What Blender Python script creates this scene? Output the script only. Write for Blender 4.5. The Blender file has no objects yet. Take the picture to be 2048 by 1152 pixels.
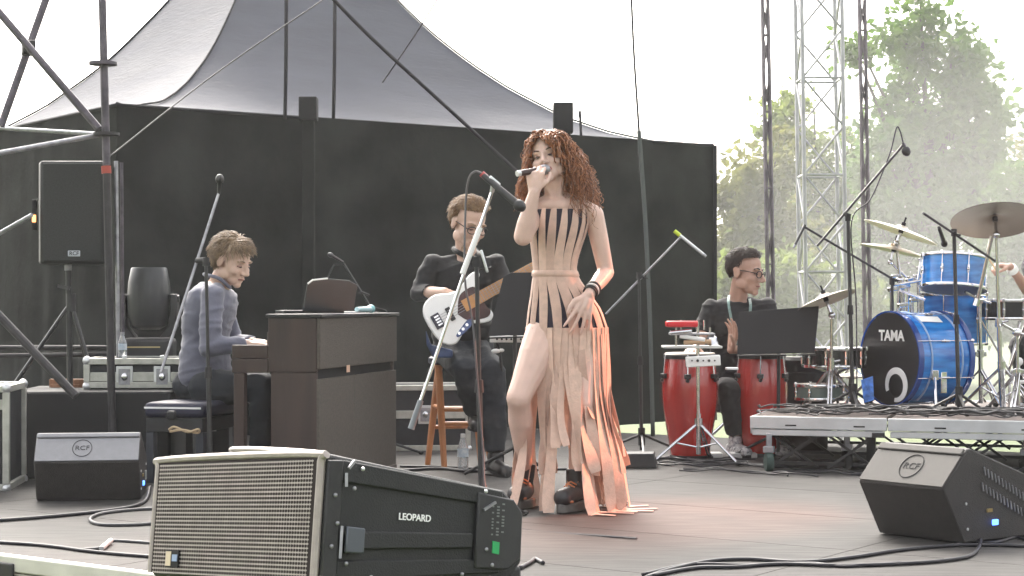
import bpy, bmesh, math, random
from mathutils import Vector, Matrix, noise
V = Vector
R = math.radians
random.seed(7)
sc = bpy.context.scene
COL = sc.collection
# ---------------------------------------------------------------- camera, world, sun, exposure
F, YH, H = 3600.0, 605.0, 0.95          # focal length and horizon row in photo pixels, eye height above the stage floor
cam = bpy.data.cameras.new('camera')
cam.sensor_width = 36.0
cam.lens = 36.0 * F / 2048.0
cam.shift_y = (YH - 576.0) / 2048.0
cam.clip_start, cam.clip_end = 0.1, 900.0
cam_o = bpy.data.objects.new('camera', cam)
cam_o.location = (0, 0, H)
cam_o.rotation_euler = (R(90), 0, 0)
COL.objects.link(cam_o)
sc.camera = cam_o
w = bpy.data.worlds.new('World')
sc.world = w
w.use_nodes = True
nt = w.node_tree
bg = nt.nodes['Background']
sky = nt.nodes.new('ShaderNodeTexSky')
sky.sky_type = 'NISHITA'
sky.sun_disc = False
SUN_EL, SUN_AZ = R(42), R(-16)
SMOKE = .05
HAZE = .0010
sky.sun_elevation = SUN_EL
sky.sun_rotation = SUN_AZ
sky.air_density, sky.dust_density, sky.ozone_density = 1.0, 6.0, 0.6
hs = nt.nodes.new('ShaderNodeHueSaturation')      # white overcast: the same sky with most of its blue veiled
hs.inputs['Saturation'].default_value = 0.22
nt.links.new(sky.outputs['Color'], hs.inputs['Color'])
wm = nt.nodes.new('ShaderNodeMixRGB')             # and the warm cast of the hazy late light
wm.blend_type = 'MULTIPLY'
wm.inputs['Fac'].default_value = 1
wm.inputs[2].default_value = (1.0, .975, .94, 1)
nt.links.new(hs.outputs['Color'], wm.inputs[1])
nt.links.new(wm.outputs['Color'], bg.inputs['Color'])
bg.inputs['Strength'].default_value = 0.14
sl = bpy.data.lights.new('sun', 'SUN')
sl.energy = 0.6
sl.angle = R(20)
sl.color = (1.0, 0.93, 0.84)
so = bpy.data.objects.new('sun', sl)
sd = V((math.sin(SUN_AZ) * math.cos(SUN_EL), math.cos(SUN_AZ) * math.cos(SUN_EL), math.sin(SUN_EL)))
so.rotation_euler = sd.to_track_quat('Z', 'Y').to_euler()
so.location = (8, 12, 12)
COL.objects.link(so)
# the orange stage spotlight whose pool lies round the singer's feet
pl = bpy.data.lights.new('stage_spotlight', 'SPOT')
pl.energy = 560
pl.color = (1.0, 0.25, 0.10)
pl.spot_size = R(27)
pl.spot_blend = 0.8
pl.shadow_soft_size = 0.08
po = bpy.data.objects.new('stage_spotlight', pl)
po.location = (3.9, 9.6, 2.7)
po.rotation_euler = (V(po.location) - V((0.72, 8.05, 0.35))).to_track_quat('Z', 'Y').to_euler()
COL.objects.link(po)
sc.view_settings.view_transform = 'Standard'
sc.view_settings.look = 'None'
sc.view_settings.gamma = 1.0
sc.view_settings.exposure = 2.2
sc.view_settings.use_curve_mapping = False
sc.render.film_transparent = False
sc.cycles.use_denoising = True
sc.cycles.max_bounces = 8
sc.cycles.transparent_max_bounces = 8
# ---------------------------------------------------------------- helpers
def P(px, py, Y):
    """the world point seen at photo pixel (px, py) at distance Y"""
    return V(((px - 1024) / F * Y, Y, H + (YH - py) / F * Y))

def FL(px, py, z=0.0):
    """the point of the level z seen at photo pixel (px, py)"""
    Y = (H - z) * F / (py - YH)
    return V(((px - 1024) / F * Y, Y, z))

ORG = {}
def tag(o, label=None, cat=None, group=None, kind=None):
    if label: o['label'] = label
    if cat: o['category'] = cat
    if group: o['group'] = group
    if kind: o['kind'] = kind
    return o

def thing(name, label, cat, loc=(0, 0, 0), group=None):
    o = bpy.data.objects.new(name, None)
    o.empty_display_size = 0.1
    o.location = loc
    COL.objects.link(o)
    ORG[o.name] = V(loc)
    return tag(o, label, cat, group)

def link_mesh(name, me, parent=None):
    o = bpy.data.objects.new(name, me)
    COL.objects.link(o)
    if parent is not None:
        o.parent = parent
        ORG[o.name] = ORG[parent.name]
    else:
        ORG[o.name] = V((0, 0, 0))
    return o

def frame_of(d):
    d = d.normalized()
    a = V((0, 0, 1)) if abs(d.z) < 0.9 else V((1, 0, 0))
    u = d.cross(a).normalized()
    return d, u, d.cross(u).normalized()

class MB:
    def __init__(s):
        s.v, s.f = [], []
    def add(s, vs, fs):
        n = len(s.v)
        s.v.extend(V(p) for p in vs)
        s.f.extend([i + n for i in f] for f in fs)
        return s
    def obox(s, c, ax, ay, az):
        c = V(c)
        vs = [c + ax * i + ay * j + az * k for i in (-1, 1) for j in (-1, 1) for k in (-1, 1)]
        return s.add(vs, [(0, 1, 3, 2), (4, 6, 7, 5), (0, 4, 5, 1), (2, 3, 7, 6), (0, 2, 6, 4), (1, 5, 7, 3)])
    def box(s, c, size, yaw=0.0):
        a = V((math.cos(yaw), math.sin(yaw), 0)); b = V((-math.sin(yaw), math.cos(yaw), 0))
        return s.obox(c, a * size[0] / 2, b * size[1] / 2, V((0, 0, size[2] / 2)))
    def bar(s, p0, p1, w, h, up=V((0, 0, 1))):
        p0, p1 = V(p0), V(p1); d = (p1 - p0); L = d.length; d.normalize()
        if abs(d.dot(up)) > .97: up = V((0, 1, 0))
        u = d.cross(up).normalized(); n = u.cross(d)
        return s.obox((p0 + p1) / 2, d * L / 2, u * w / 2, n * h / 2)
    def tube(s, pts, r, n=8, caps=True):
        pts = [V(p) for p in pts]; m = len(pts)
        rs = r if isinstance(r, (list, tuple)) else [r] * m
        d, u, w_ = frame_of(pts[1] - pts[0])
        vs = []
        for i, p in enumerate(pts):
            t = (pts[min(i + 1, m - 1)] - pts[max(i - 1, 0)])
            if t.length < 1e-9: t = d
            t.normalize()
            u = (u - t * u.dot(t))
            if u.length < 1e-6: u = frame_of(t)[1]
            u.normalize(); w_ = t.cross(u)
            for k in range(n):
                a = 2 * math.pi * k / n
                vs.append(p + (u * math.cos(a) + w_ * math.sin(a)) * rs[i])
        fs = [(i * n + k, i * n + (k + 1) % n, (i + 1) * n + (k + 1) % n, (i + 1) * n + k) for i in range(m - 1) for k in range(n)]
        if caps:
            fs += [tuple(range(n - 1, -1, -1)), tuple((m - 1) * n + k for k in range(n))]
        return s.add(vs, fs)
    def cyl(s, p0, p1, r0, r1=None, n=12):
        return s.tube([p0, p1], [r0, r0 if r1 is None else r1], n)
    def lathe(s, prof, o, axis=V((0, 0, 1)), n=24, caps=True):
        d, u, w_ = frame_of(V(axis)); o = V(o); m = len(prof)
        vs = [o + d * h + (u * math.cos(2 * math.pi * k / n) + w_ * math.sin(2 * math.pi * k / n)) * max(r, 1e-4) for r, h in prof for k in range(n)]
        fs = [(i * n + k, i * n + (k + 1) % n, (i + 1) * n + (k + 1) % n, (i + 1) * n + k) for i in range(m - 1) for k in range(n)]
        if caps:
            fs += [tuple(range(n - 1, -1, -1)), tuple((m - 1) * n + k for k in range(n))]
        return s.add(vs, fs)
    def ell(s, c, r, M=None, n=14, m=9):
        c = V(c); M = M or Matrix.Identity(3)
        if not hasattr(r, '__len__'): r = (r, r, r)
        vs, fs = [], []
        for i in range(m + 1):
            t = math.pi * i / m
            for k in range(n):
                a = 2 * math.pi * k / n
                st = max(math.sin(t), 1e-3)
                vs.append(c + M @ V((r[0] * st * math.cos(a), r[1] * st * math.sin(a), r[2] * math.cos(t))))
        for i in range(m):
            for k in range(n):
                fs.append((i * n + k, (i + 1) * n + k, (i + 1) * n + (k + 1) % n, i * n + (k + 1) % n))
        fs += [tuple(range(n)), tuple(m * n + k for k in range(n - 1, -1, -1))]
        return s.add(vs, fs)
    def prism(s, poly, vec):
        n = len(poly); a = [V(p) for p in poly]; b = [p + V(vec) for p in a]
        fs = [tuple(range(n - 1, -1, -1)), tuple(range(n, 2 * n))] + [(i, (i + 1) % n, n + (i + 1) % n, n + i) for i in range(n)]
        return s.add(a + b, fs)
    def loft(s, rings, caps=True, closed=True):
        m, n = len(rings), len(rings[0])
        kk = n if closed else n - 1
        fs = [(i * n + k, i * n + (k + 1) % n, (i + 1) * n + (k + 1) % n, (i + 1) * n + k) for i in range(m - 1) for k in range(kk)]
        if caps:
            fs += [tuple(range(n - 1, -1, -1)), tuple((m - 1) * n + k for k in range(n))]
        return s.add([p for r_ in rings for p in r_], fs)
    def ribbon(s, pts, side, width, nrm, th=.0015):
        """flat strip with thickness; side, width and nrm may be one value or one per point"""
        m = len(pts); g = lambda x, i: x[i] if isinstance(x, (list, tuple)) else x
        rings = []
        for i in range(m):
            a = g(side, i) * (g(width, i) / 2); b = g(nrm, i) * (th / 2)
            rings.append([pts[i] - a - b, pts[i] + a - b, pts[i] + a + b, pts[i] - a + b])
        return s.loft(rings)
    def torus(s, c, axis, Rr, r, n=28, m=8, a0=0.0, a1=2 * math.pi):
        d, u, w_ = frame_of(V(axis)); c = V(c)
        full = abs(a1 - a0 - 2 * math.pi) < 1e-6
        cnt = n if full else n + 1
        rings = []
        for i in range(cnt):
            a = a0 + (a1 - a0) * i / n
            e = u * math.cos(a) + w_ * math.sin(a)
            rings.append([c + e * (Rr + r * math.cos(2 * math.pi * k / m)) + d * (r * math.sin(2 * math.pi * k / m)) for k in range(m)])
        if full: rings.append(rings[0])
        return s.loft(rings, caps=not full)
    def mesh(s, name, org=V((0, 0, 0))):
        me = bpy.data.meshes.new(name)
        me.from_pydata([tuple(p - org) for p in s.v], [], s.f)
        me.validate(); me.update()
        return me
    def build(s, name, mat, parent=None, bevel=0.0, smooth=35, fixn=True, org=None, **props):
        org = org or (ORG[parent.name] if parent is not None else V((0, 0, 0)))
        me = s.mesh(name, org)
        if fixn:
            bm = bmesh.new(); bm.from_mesh(me)
            bmesh.ops.recalc_face_normals(bm, faces=bm.faces)
            bm.to_mesh(me); bm.free()
        if smooth:
            me.shade_smooth()
            if smooth < 180: me.set_sharp_from_angle(angle=R(smooth))
        me.materials.append(mat)
        o = link_mesh(name, me, parent)
        if bevel:
            b = o.modifiers.new('bevel', 'BEVEL'); b.width = bevel; b.segments = 2; b.limit_method = 'ANGLE'; b.angle_limit = R(40)
            b.harden_normals = False
        for k, v in props.items(): o[k] = v
        return o

def alone(mb, name, mat, label, cat, group=None, kind=None, **kw):
    """a thing that is one mesh: its origin is put at the middle of its underside"""
    lo = V([min(p[i] for p in mb.v) for i in range(3)]); hi = V([max(p[i] for p in mb.v) for i in range(3)])
    org = V(((lo.x + hi.x) / 2, (lo.y + hi.y) / 2, lo.z))
    o = mb.build(name, mat, None, org=org, **kw)
    o.location = org; ORG[o.name] = org
    return tag(o, label, cat, group, kind)

def curve_pts(ctrl, n=12):
    """Catmull-Rom through the control points"""
    c = [V(p) for p in ctrl]; out = []
    c = [c[0] * 2 - c[1]] + c + [c[-1] * 2 - c[-2]]
    for i in range(1, len(c) - 2):
        for k in range(n):
            t = k / n
            a, b, d, e = c[i - 1], c[i], c[i + 1], c[i + 2]
            out.append(0.5 * ((2 * b) + (d - a) * t + (2 * a - 5 * b + 4 * d - e) * t * t + (3 * b - a - 3 * d + e) * t ** 3))
    out.append(c[-2])
    return out

def text(s, size, origin, right, up, mat, parent, name='lettering', ext=.0008, bold=.0):
    cu = bpy.data.curves.new(name, 'FONT')
    cu.body = s; cu.size = size; cu.align_x = 'CENTER'; cu.align_y = 'CENTER'; cu.extrude = ext; cu.offset = bold * size
    o = bpy.data.objects.new('tmp_text', cu); COL.objects.link(o)
    dg = bpy.context.evaluated_depsgraph_get()
    me = bpy.data.meshes.new_from_object(o.evaluated_get(dg))
    bpy.data.objects.remove(o)
    right = right.normalized(); n = right.cross(up).normalized(); up2 = n.cross(right)
    M = Matrix(((right.x, up2.x, n.x, origin.x), (right.y, up2.y, n.y, origin.y), (right.z, up2.z, n.z, origin.z), (0, 0, 0, 1)))
    me.transform(Matrix.Translation(-ORG[parent.name]) @ M)
    me.materials.clear(); me.materials.append(mat)
    return link_mesh(name, me, parent)

# ---------------------------------------------------------------- materials
def mat(name, col, rough=.6, metal=0.0, var=.0, scale=8.0, bump=.0, bscale=60.0, coat=0.0, spec=.5, trans=0.0, sheen=0.0, stretch=None, col2=None, det=4):
    m = bpy.data.materials.new(name); m.use_nodes = True
    t = m.node_tree; b = t.nodes['Principled BSDF']
    b.inputs['Base Color'].default_value = (*col, 1)
    b.inputs['Roughness'].default_value = rough
    b.inputs['Metallic'].default_value = metal
    b.inputs['Coat Weight'].default_value = coat
    b.inputs['Coat Roughness'].default_value = .08
    b.inputs['Specular IOR Level'].default_value = spec
    b.inputs['Sheen Weight'].default_value = sheen
    tc = t.nodes.new('ShaderNodeTexCoord')
    src = tc.outputs['Object']
    if stretch:
        mp = t.nodes.new('ShaderNodeMapping'); mp.inputs['Scale'].default_value = stretch
        t.links.new(src, mp.inputs['Vector']); src = mp.outputs['Vector']
    if var or col2:
        nz = t.nodes.new('ShaderNodeTexNoise'); nz.inputs['Scale'].default_value = scale; nz.inputs['Detail'].default_value = det
        t.links.new(src, nz.inputs['Vector'])
        rp = t.nodes.new('ShaderNodeValToRGB')
        c2 = col2 or tuple(c * (1 + var) for c in col)
        c1 = col if col2 else tuple(c * (1 - var) for c in col)
        rp.color_ramp.elements[0].color = (*c1, 1); rp.color_ramp.elements[1].color = (*c2, 1)
        rp.color_ramp.elements[0].position = .32; rp.color_ramp.elements[1].position = .68
        t.links.new(nz.outputs['Fac'], rp.inputs['Fac'])
        t.links.new(rp.outputs['Color'], b.inputs['Base Color'])
        mr = t.nodes.new('ShaderNodeMapRange'); mr.inputs['To Min'].default_value = max(0, rough - .1); mr.inputs['To Max'].default_value = min(1, rough + .1)
        t.links.new(nz.outputs['Fac'], mr.inputs['Value']); t.links.new(mr.outputs['Result'], b.inputs['Roughness'])
    if bump:
        n2 = t.nodes.new('ShaderNodeTexNoise'); n2.inputs['Scale'].default_value = bscale; n2.inputs['Detail'].default_value = 3
        t.links.new(src, n2.inputs['Vector'])
        bp = t.nodes.new('ShaderNodeBump'); bp.inputs['Strength'].default_value = bump; bp.inputs['Distance'].default_value = .01
        t.links.new(n2.outputs['Fac'], bp.inputs['Height']); t.links.new(bp.outputs['Normal'], b.inputs['Normal'])
    if trans:
        out = t.nodes['Material Output']; tr = t.nodes.new('ShaderNodeBsdfTranslucent'); mx = t.nodes.new('ShaderNodeMixShader')
        mx.inputs['Fac'].default_value = trans
        if b.inputs['Base Color'].links: t.links.new(b.inputs['Base Color'].links[0].from_socket, tr.inputs['Color'])
        else: tr.inputs['Color'].default_value = (*col, 1)
        t.links.new(b.outputs['BSDF'], mx.inputs[1]); t.links.new(tr.outputs['BSDF'], mx.inputs[2]); t.links.new(mx.outputs['Shader'], out.inputs['Surface'])
    return m

def emit(name, col, s):
    m = mat(name, col, .4)
    b = m.node_tree.nodes['Principled BSDF']
    b.inputs['Emission Color'].default_value = (*col, 1); b.inputs['Emission Strength'].default_value = s
    return m

M_ = {}
M_['black'] = mat('black_paint', (.018, .018, .02), .5, var=.3, scale=14, bump=.08, bscale=180)
M_['matte'] = mat('matte_black', (.008, .008, .0095), .8, var=.3, scale=9)
M_['steelblack'] = mat('black_steel', (.02, .02, .022), .42, metal=.0, var=.3, scale=20)
M_['chrome'] = mat('chrome', (.68, .68, .70), .16, metal=1.0, var=.08, scale=30)
M_['alu'] = mat('aluminium', (.62, .63, .64), .38, metal=.75, var=.12, scale=12, bump=.03)
M_['steel'] = mat('galvanised_steel', (.30, .30, .32), .45, metal=.7, var=.25, scale=25)
M_['tube'] = mat('worn_scaffold_tube', (.085, .075, .09), .5, metal=.4, var=.35, scale=18)
M_['darktube'] = mat('dark_scaffold_tube', (.026, .024, .027), .6, metal=.1, var=.35, scale=18)
M_['white'] = mat('white_plastic', (.78, .78, .76), .45, var=.05)
M_['paper'] = mat('white_paper', (.75, .75, .74), .8)
M_['rubber'] = mat('black_rubber', (.015, .015, .016), .75)
M_['cable'] = mat('cable_rubber', (.014, .013, .018), .5)
# ---------------------------------------------------------------- the setting: ground, stage floor
m_grass = mat('lawn', (.055, .085, .025), .9, col2=(.10, .13, .04), scale=.9, bump=.6, bscale=18, det=8)
mb = MB(); nx = 24
xs = [-220 + 440 * i / nx for i in range(nx + 1)]; ys = [-30 + 430 * i / nx for i in range(nx + 1)]
mb.add([V((x, y, -.8 + .05 * noise.noise(V((x * .05, y * .05, 0))))) for y in ys for x in xs],
       [(j * (nx + 1) + i, j * (nx + 1) + i + 1, (j + 1) * (nx + 1) + i + 1, (j + 1) * (nx + 1) + i) for j in range(nx) for i in range(nx)])
tag(mb.build('ground', m_grass, None, smooth=180), 'short green lawn round the stage', None, None, 'structure')

m_deck = mat('stage_ply', (.066, .0635, .0615), .68, var=.24, scale=1.7, bump=.05, bscale=90, det=12, spec=.1)
t = m_deck.node_tree      # worn patches and scuffs on the phenolic ply, and a slightly different tone per sheet
b = t.nodes['Principled BSDF']; src = b.inputs['Base Color'].links[0].from_socket
oi = t.nodes.new('ShaderNodeObjectInfo'); mr = t.nodes.new('ShaderNodeMapRange'); mr.inputs['To Min'].default_value = .97; mr.inputs['To Max'].default_value = 1.03
t.links.new(oi.outputs['Random'], mr.inputs['Value'])
mx = t.nodes.new('ShaderNodeMixRGB'); mx.blend_type = 'MULTIPLY'; mx.inputs['Fac'].default_value = 1
t.links.new(src, mx.inputs[1]); t.links.new(mr.outputs['Result'], mx.inputs[2])
sc_n = t.nodes.new('ShaderNodeTexNoise'); sc_n.inputs['Scale'].default_value = 26; sc_n.inputs['Detail'].default_value = 6
mp = t.nodes.new('ShaderNodeMapping'); mp.inputs['Scale'].default_value = (.15, 1.6, 1); mp.inputs['Rotation'].default_value = (0, 0, R(35))
tc = t.nodes.new('ShaderNodeTexCoord'); t.links.new(tc.outputs['Object'], mp.inputs['Vector']); t.links.new(mp.outputs['Vector'], sc_n.inputs['Vector'])
rp = t.nodes.new('ShaderNodeValToRGB'); rp.color_ramp.elements[0].position = .36; rp.color_ramp.elements[1].position = .62
rp.color_ramp.elements[0].color = (.72, .72, .73, 1); rp.color_ramp.elements[1].color = (1.08, 1.07, 1.06, 1)
t.links.new(sc_n.outputs['Fac'], rp.inputs['Fac'])
m2 = t.nodes.new('ShaderNodeMixRGB'); m2.blend_type = 'MULTIPLY'; m2.inputs['Fac'].default_value = 1
t.links.new(mx.outputs['Color'], m2.inputs[1]); t.links.new(rp.outputs['Color'], m2.inputs[2]); t.links.new(m2.outputs['Color'], b.inputs['Base Color'])

SE = V((.817, -.577, 0)); SM = V((.577, .817, 0))        # along the front edge, and upstage
S0 = V((-1.28, 6.37, 0))
stage = thing('stage_floor', 'grey plywood stage floor of large sheets with thin dark seams', None, S0)
stage['kind'] = 'structure'
u0, nu, nv = -8.2, 8, 7
for i in range(nu):
    for j in range(nv):
        a = u0 + 2.0 * i + 1.0; c = .96 * j + .48
        mb = MB(); mb.obox(S0 + SE * a + SM * c + V((0, 0, -.02)), SE * .9975, SM * .4775, V((0, 0, .02)))
        mb.build('deck_panel', m_deck, stage, smooth=0)
mb = MB(); mb.obox(S0 + SE * (u0 + 8) + SM * 3.36 + V((0, 0, -.075)), SE * 8, SM * 3.36, V((0, 0, .03)))
mb.build('under_frame', M_['matte'], stage, smooth=0)
mb = MB()
mb.obox(S0 + SE * (u0 + 8) + SM * (-.028) + V((0, 0, -.028)), SE * 8, SM * .022, V((0, 0, .03)))
mb.obox(S0 + SE * (u0 + 8) + SM * (-.02) + V((0, 0, -.085)), SE * 8, SM * .014, V((0, 0, .02)))
mb.build('edge_profile', mat('pale_edge_profile', (.62, .60, .55), .5, metal=.2, var=.1), stage, bevel=.006)
for a in (-.72, 1.25, 3.2):
    mb = MB(); mb.obox(S0 + SE * a + SM * (-.055) + V((0, 0, -.075)), SE * .05, SM * .006, V((0, 0, .05)))
    mb.build('edge_bracket', M_['black'], stage, bevel=.004)
mb = MB(); mb.obox(S0 + SE * (u0 + 8) + SM * .05 + V((0, 0, -.45)), SE * 8, SM * .012, V((0, 0, .34)))
mb.build('front_skirt', mat('brown_skirt_board', (.05, .035, .03), .8, var=.3), stage, smooth=0)
for a in [u0 + .3 + 1.96 * k for k in range(9)]:
    for c in (.4, 3.3, 6.4):
        mb = MB(); mb.cyl(S0 + SE * a + SM * c + V((0, 0, -.79)), S0 + SE * a + SM * c + V((0, 0, -.1)), .03)
        mb.build('support_leg', M_['steel'], stage)
# ---------------------------------------------------------------- the black tent behind the stage
TA, TB = V((-2.70, 12.3, 0)), V((1.735, 15.5, 0))
TN = V((-(TB - TA).y, (TB - TA).x, 0)).normalized(); TL = (TB - TA).length
TD, TC = TA + TN * TL, TB + TN * TL
TX = (TA + TC) / 2
EAVE, PEAK = 2.30, 4.95
m_can = mat('grey_tent_canopy', (.125, .130, .155), .75, var=.10, scale=1.2, bump=.45, bscale=9, trans=.24, stretch=(1, 1, 5))
m_wall = mat('black_tent_wall', (.024, .0255, .0245), .9, var=.4, scale=2.2, bump=.3, bscale=14, spec=.06)
m_seam = mat('dark_seam', (.012, .012, .015), .8)
tent = thing('tent', 'large black tent with a peaked grey canopy standing behind the stage', 'tent', TX + V((0, 0, -.8)))
def canopy_pt(a, b, s, t):
    """s along the eave a-b, t from the eave (0) to the peak (1)"""
    p = (a + (b - a) * s) * (1 - t) + TX * t
    sag = .10 * math.sin(math.pi * s) * math.sin(math.pi * min(t * 1.4, 1)) * (1 - t)
    p.z = EAVE + (PEAK - EAVE) * t ** 2.12 - sag
    wr = noise.noise(V((p.x * .9, p.y * .9, p.z * 11))) * .026 * (1 - t) ** 2 + noise.noise(V((p.x * 2, p.y * 2, p.z * 1.5))) * .02 * (1 - t)
    p.z += wr * min(1, t * 10)
    return p
for a, b in ((TA, TB), (TB, TC), (TC, TD), (TD, TA)):
    mb = MB(); ns, n_t = 40, 30
    rings = [[canopy_pt(a, b, i / ns, j / n_t) for i in range(ns + 1)] for j in range(n_t + 1)]
    mb.loft(rings, caps=False, closed=False)
    mb.build('canopy_panel', m_can, tent, smooth=180)
    mb = MB(); mb.tube([canopy_pt(a, b, 0, j / n_t) + V((0, 0, .012)) for j in range(n_t + 1)], .009, 6)
    mb.build('ridge_seam', m_seam, tent, smooth=180)
    mb = MB(); mb.tube([canopy_pt(a, b, i / 20, 0) for i in range(21)], .014, 6)
    mb.build('eave_rope', m_seam, tent, smooth=180)
def wall(a, b, s0, s1, z0, off, seed, parent, z1=None):
    n = max(14, int((s1 - s0) * 90)); rows = 14
    nrm = V(((b - a).y, -(b - a).x, 0)).normalized()
    mb = MB(); rings = []
    for j in range(rows + 1):
        rg = []
        for i in range(n + 1):
            s_ = s0 + (s1 - s0) * i / n; f = j / rows
            p = a + (b - a) * s_
            fold = .042 * noise.noise(V((s_ * 26 + seed, f * .7, seed))) + .02 * noise.noise(V((s_ * 70, f * 1.4, seed)))
            p = p + nrm * (off + fold * (.35 + .65 * (1 - f)))
            p.z = z0 + ((z1 or EAVE) + .004 - z0) * f + (.02 * noise.noise(V((s_ * 9, 3, seed))) if j == 0 else 0)
            rg.append(p)
        rings.append(rg)
    mb.loft(rings, caps=False, closed=False)
    return mb.build('wall_panel', m_wall, parent, smooth=180)
def s_at(px):       # where the wall A-B passes photo column px
    k = (px - 1024) / F
    return (k * TA.y - TA.x) / ((TB.x - TA.x) - k * (TB.y - TA.y))
s1, s2 = s_at(617), s_at(1292)
wall(TA, TB, 0, s1 + .006, -.10, .0, 1.3, tent)
wall(TA, TB, s1 - .006, s2 + .008, -.07, .03, 5.1, tent)
wall(TA, TB, s2 - .008, 1, -.06, .0, 9.7, tent)
wall(TD, TA, 0, 1, -.12, .0, 14.2, tent)
wall(TB, TC, 0, 1, -.06, .0, 17.2, tent)
wall(TC, TD, 0, 1, -.75, .0, 19.2, tent)
for p, z1_ in ((TA, EAVE), (TB, EAVE), (TC, EAVE), (TD, EAVE)):
    q = p + (TX - p).normalized() * .07
    mb = MB(); mb.cyl(V((q.x, q.y, -.8)), V((q.x, q.y, z1_)), .035)
    mb.build('corner_pole', M_['darktube'], tent)
mb = MB(); mb.cyl(V((TX.x, TX.y, -.8)), V((TX.x, TX.y, PEAK)), .04)
mb.build('centre_pole', M_['darktube'], tent)
# edge hem of the last wall panel
mb = MB(); p = TB + V((.012, -.012, 0)); mb.bar(V((p.x, p.y, -.06)), V((p.x, p.y, EAVE)), .03, .03)
mb.build('wall_hem', m_seam, tent)

# dark posts, straps and rods that stand against the tent wall
def post(px0, y0, px1, y1, Y, wd, label, cap=None):
    a, b_ = P(px0, y0, Y), P(px1, y1, Y)
    b_.z = max(b_.z, -.8)
    t = thing('support_post', label, 'post', V((b_.x, b_.y, b_.z)), 'dark posts standing before the tent wall')
    mb = MB(); mb.bar(a, b_, wd, wd); mb.build('post_shaft', m_wall, t, bevel=.006)
    if cap:
        mb = MB(); mb.bar(a + V((0, 0, .005)), a - V((0, 0, cap)), wd * 1.5, wd * 1.5); mb.build('post_head', M_['matte'], t, bevel=.008)
post(617, 196, 618, 905, 12.75, .085, 'dark post with a square head rising above the wall behind the pianist', .16)
post(1126, 208, 1142, 870, 13.6, .10, 'dark slightly leaning post showing above the singer', .22)
m_rope = mat('dark_rope', (.03, .028, .034), .8)
m_rope2 = mat('pale_steel_rope', (.085, .082, .08), .6, metal=.4)
def rope(ctrl, r, label, m, cat='rope', sagn=10, name='guy_rope', group='ropes and straps strung across the stage'):
    mb = MB(); mb.tube(curve_pts([P(*c) for c in ctrl], sagn), r, 6)
    return alone(mb, name, m, label, cat, group, smooth=180)
rope([(573, -40, 12.2), (572, 120, 12.2), (570, 238, 12.35)], .014, 'left one of two dark straps hanging before the grey canopy', m_rope, 'strap', name='hanging_strap')
rope([(670, -40, 12.4), (669, 120, 12.4), (667, 236, 12.6)], .014, 'right one of two dark straps hanging before the grey canopy', m_rope, 'strap', name='hanging_strap')
rope([(630, -40, 10.4), (742, 75, 10.6), (905, 225, 10.9), (1055, 362, 11.2)], .011, 'long dark rope slanting down from above to behind the singer', m_rope)
rope([(660, -10, 11.2), (430, 148, 10.7), (208, 322, 9.75)], .0042, 'pale steel rope slanting from the canopy down to the scaffold post', m_rope2)
rope([(880, -10, 11.8), (830, 70, 12), (765, 165, 12.2)], .005, 'short thin cord crossing the right edge of the grey canopy', m_rope)
rope([(1160, 222, 14.6), (1162, 272, 14.6)], .012, 'short dark strap on the canopy edge above the singer', m_rope, 'strap', name='hanging_strap')
rope([(1130, -20, 16), (1146, 110, 16), (1158, 235, 16)], .004, 'hair thin cord hanging in the white sky right of the tent', m_rope2)
rope([(1262, -20, 12.9), (1268, 110, 12.9), (1278, 262, 12.9)], .009, 'thin dark rod dropping from the sky to the tent wall', m_rope, 'rod', name='hanging_rod')
rope([(1278, 262, 12.9), (1290, 430, 12.9), (1300, 640, 12.85), (1306, 872, 12.8)], .017, 'grey rope hanging down the tent wall right of the singer', mat('grey_webbing', (.075, .085, .08), .8), name='hanging_rope')

# ---------------------------------------------------------------- scaffold at the left
t = thing('scaffold_frame', 'dark tubular scaffold frame with crossed braces at the left edge', 'scaffold', P(215, 905, 9.6))
def stube(p0, p1, r=.021, m='tube', nm='scaffold_tube'):
    mb = MB(); mb.cyl(p0, p1, r, n=10); return mb.build(nm, M_[m], t)
stube(P(203, -60, 9.6), P(213, 330, 9.6)); stube(P(213, 331, 9.6), P(226, 930, 9.6), m='darktube')
mb = MB(); mb.lathe([(.03, -.01), (.075, -.008), (.075, .008), (.03, .01)], P(206, 127, 9.6), V((0, 0, 1)), 16); mb.build('rosette', M_['tube'], t)
mb = MB(); mb.lathe([(.03, -.01), (.07, -.008), (.07, .008), (.03, .01)], P(213, 268, 9.6), V((0, 0, 1)), 16); mb.build('rosette', M_['darktube'], t)
mb = MB(); mb.cyl(P(212, 332, 9.6), P(213, 347, 9.6), .0265, n=12); mb.build('red_tape_band', mat('red_tape', (.35, .06, .04), .6), t)
stube(P(-40, -20, 9.75), P(198, 258, 9.62)); stube(P(102, -30, 10.1), P(2, 252, 9.9))
mb = MB(); mb.box(P(57, 96, 9.9), (.07, .09, .08), .4); mb.build('clamp', M_['darktube'], t, bevel=.01)
stube(P(-40, 254, 10.2), P(198, 268, 9.66), .012, 'steel', 'guard_rail'); stube(P(-40, 313, 9.2), P(196, 270, 9.62), .014, 'steel', 'guard_rail')
stube(P(-60, 570, 9.0), P(152, 792, 8.85), .022, 'darktube')
stube(P(-30, 695, 10.4), P(222, 695, 10.2), .014, 'darktube', 'ledger'); stube(P(-30, 712, 10.4), P(222, 708, 10.2), .014, 'darktube', 'ledger')
stube(P(-60, 500, 9.9), P(64, 430, 9.75), .012, 'steel', 'guard_rail')
t = thing('pipe_pair', 'two thin upright pipes side by side right of the scaffold post', 'pipe', P(238, 905, 10.3))
stube(P(232, 322, 10.3), P(239, 905, 10.3), .012, 'steel', 'pipe'); stube(P(243, 325, 10.4), P(247, 905, 10.4), .010, 'tube', 'pipe')

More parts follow.
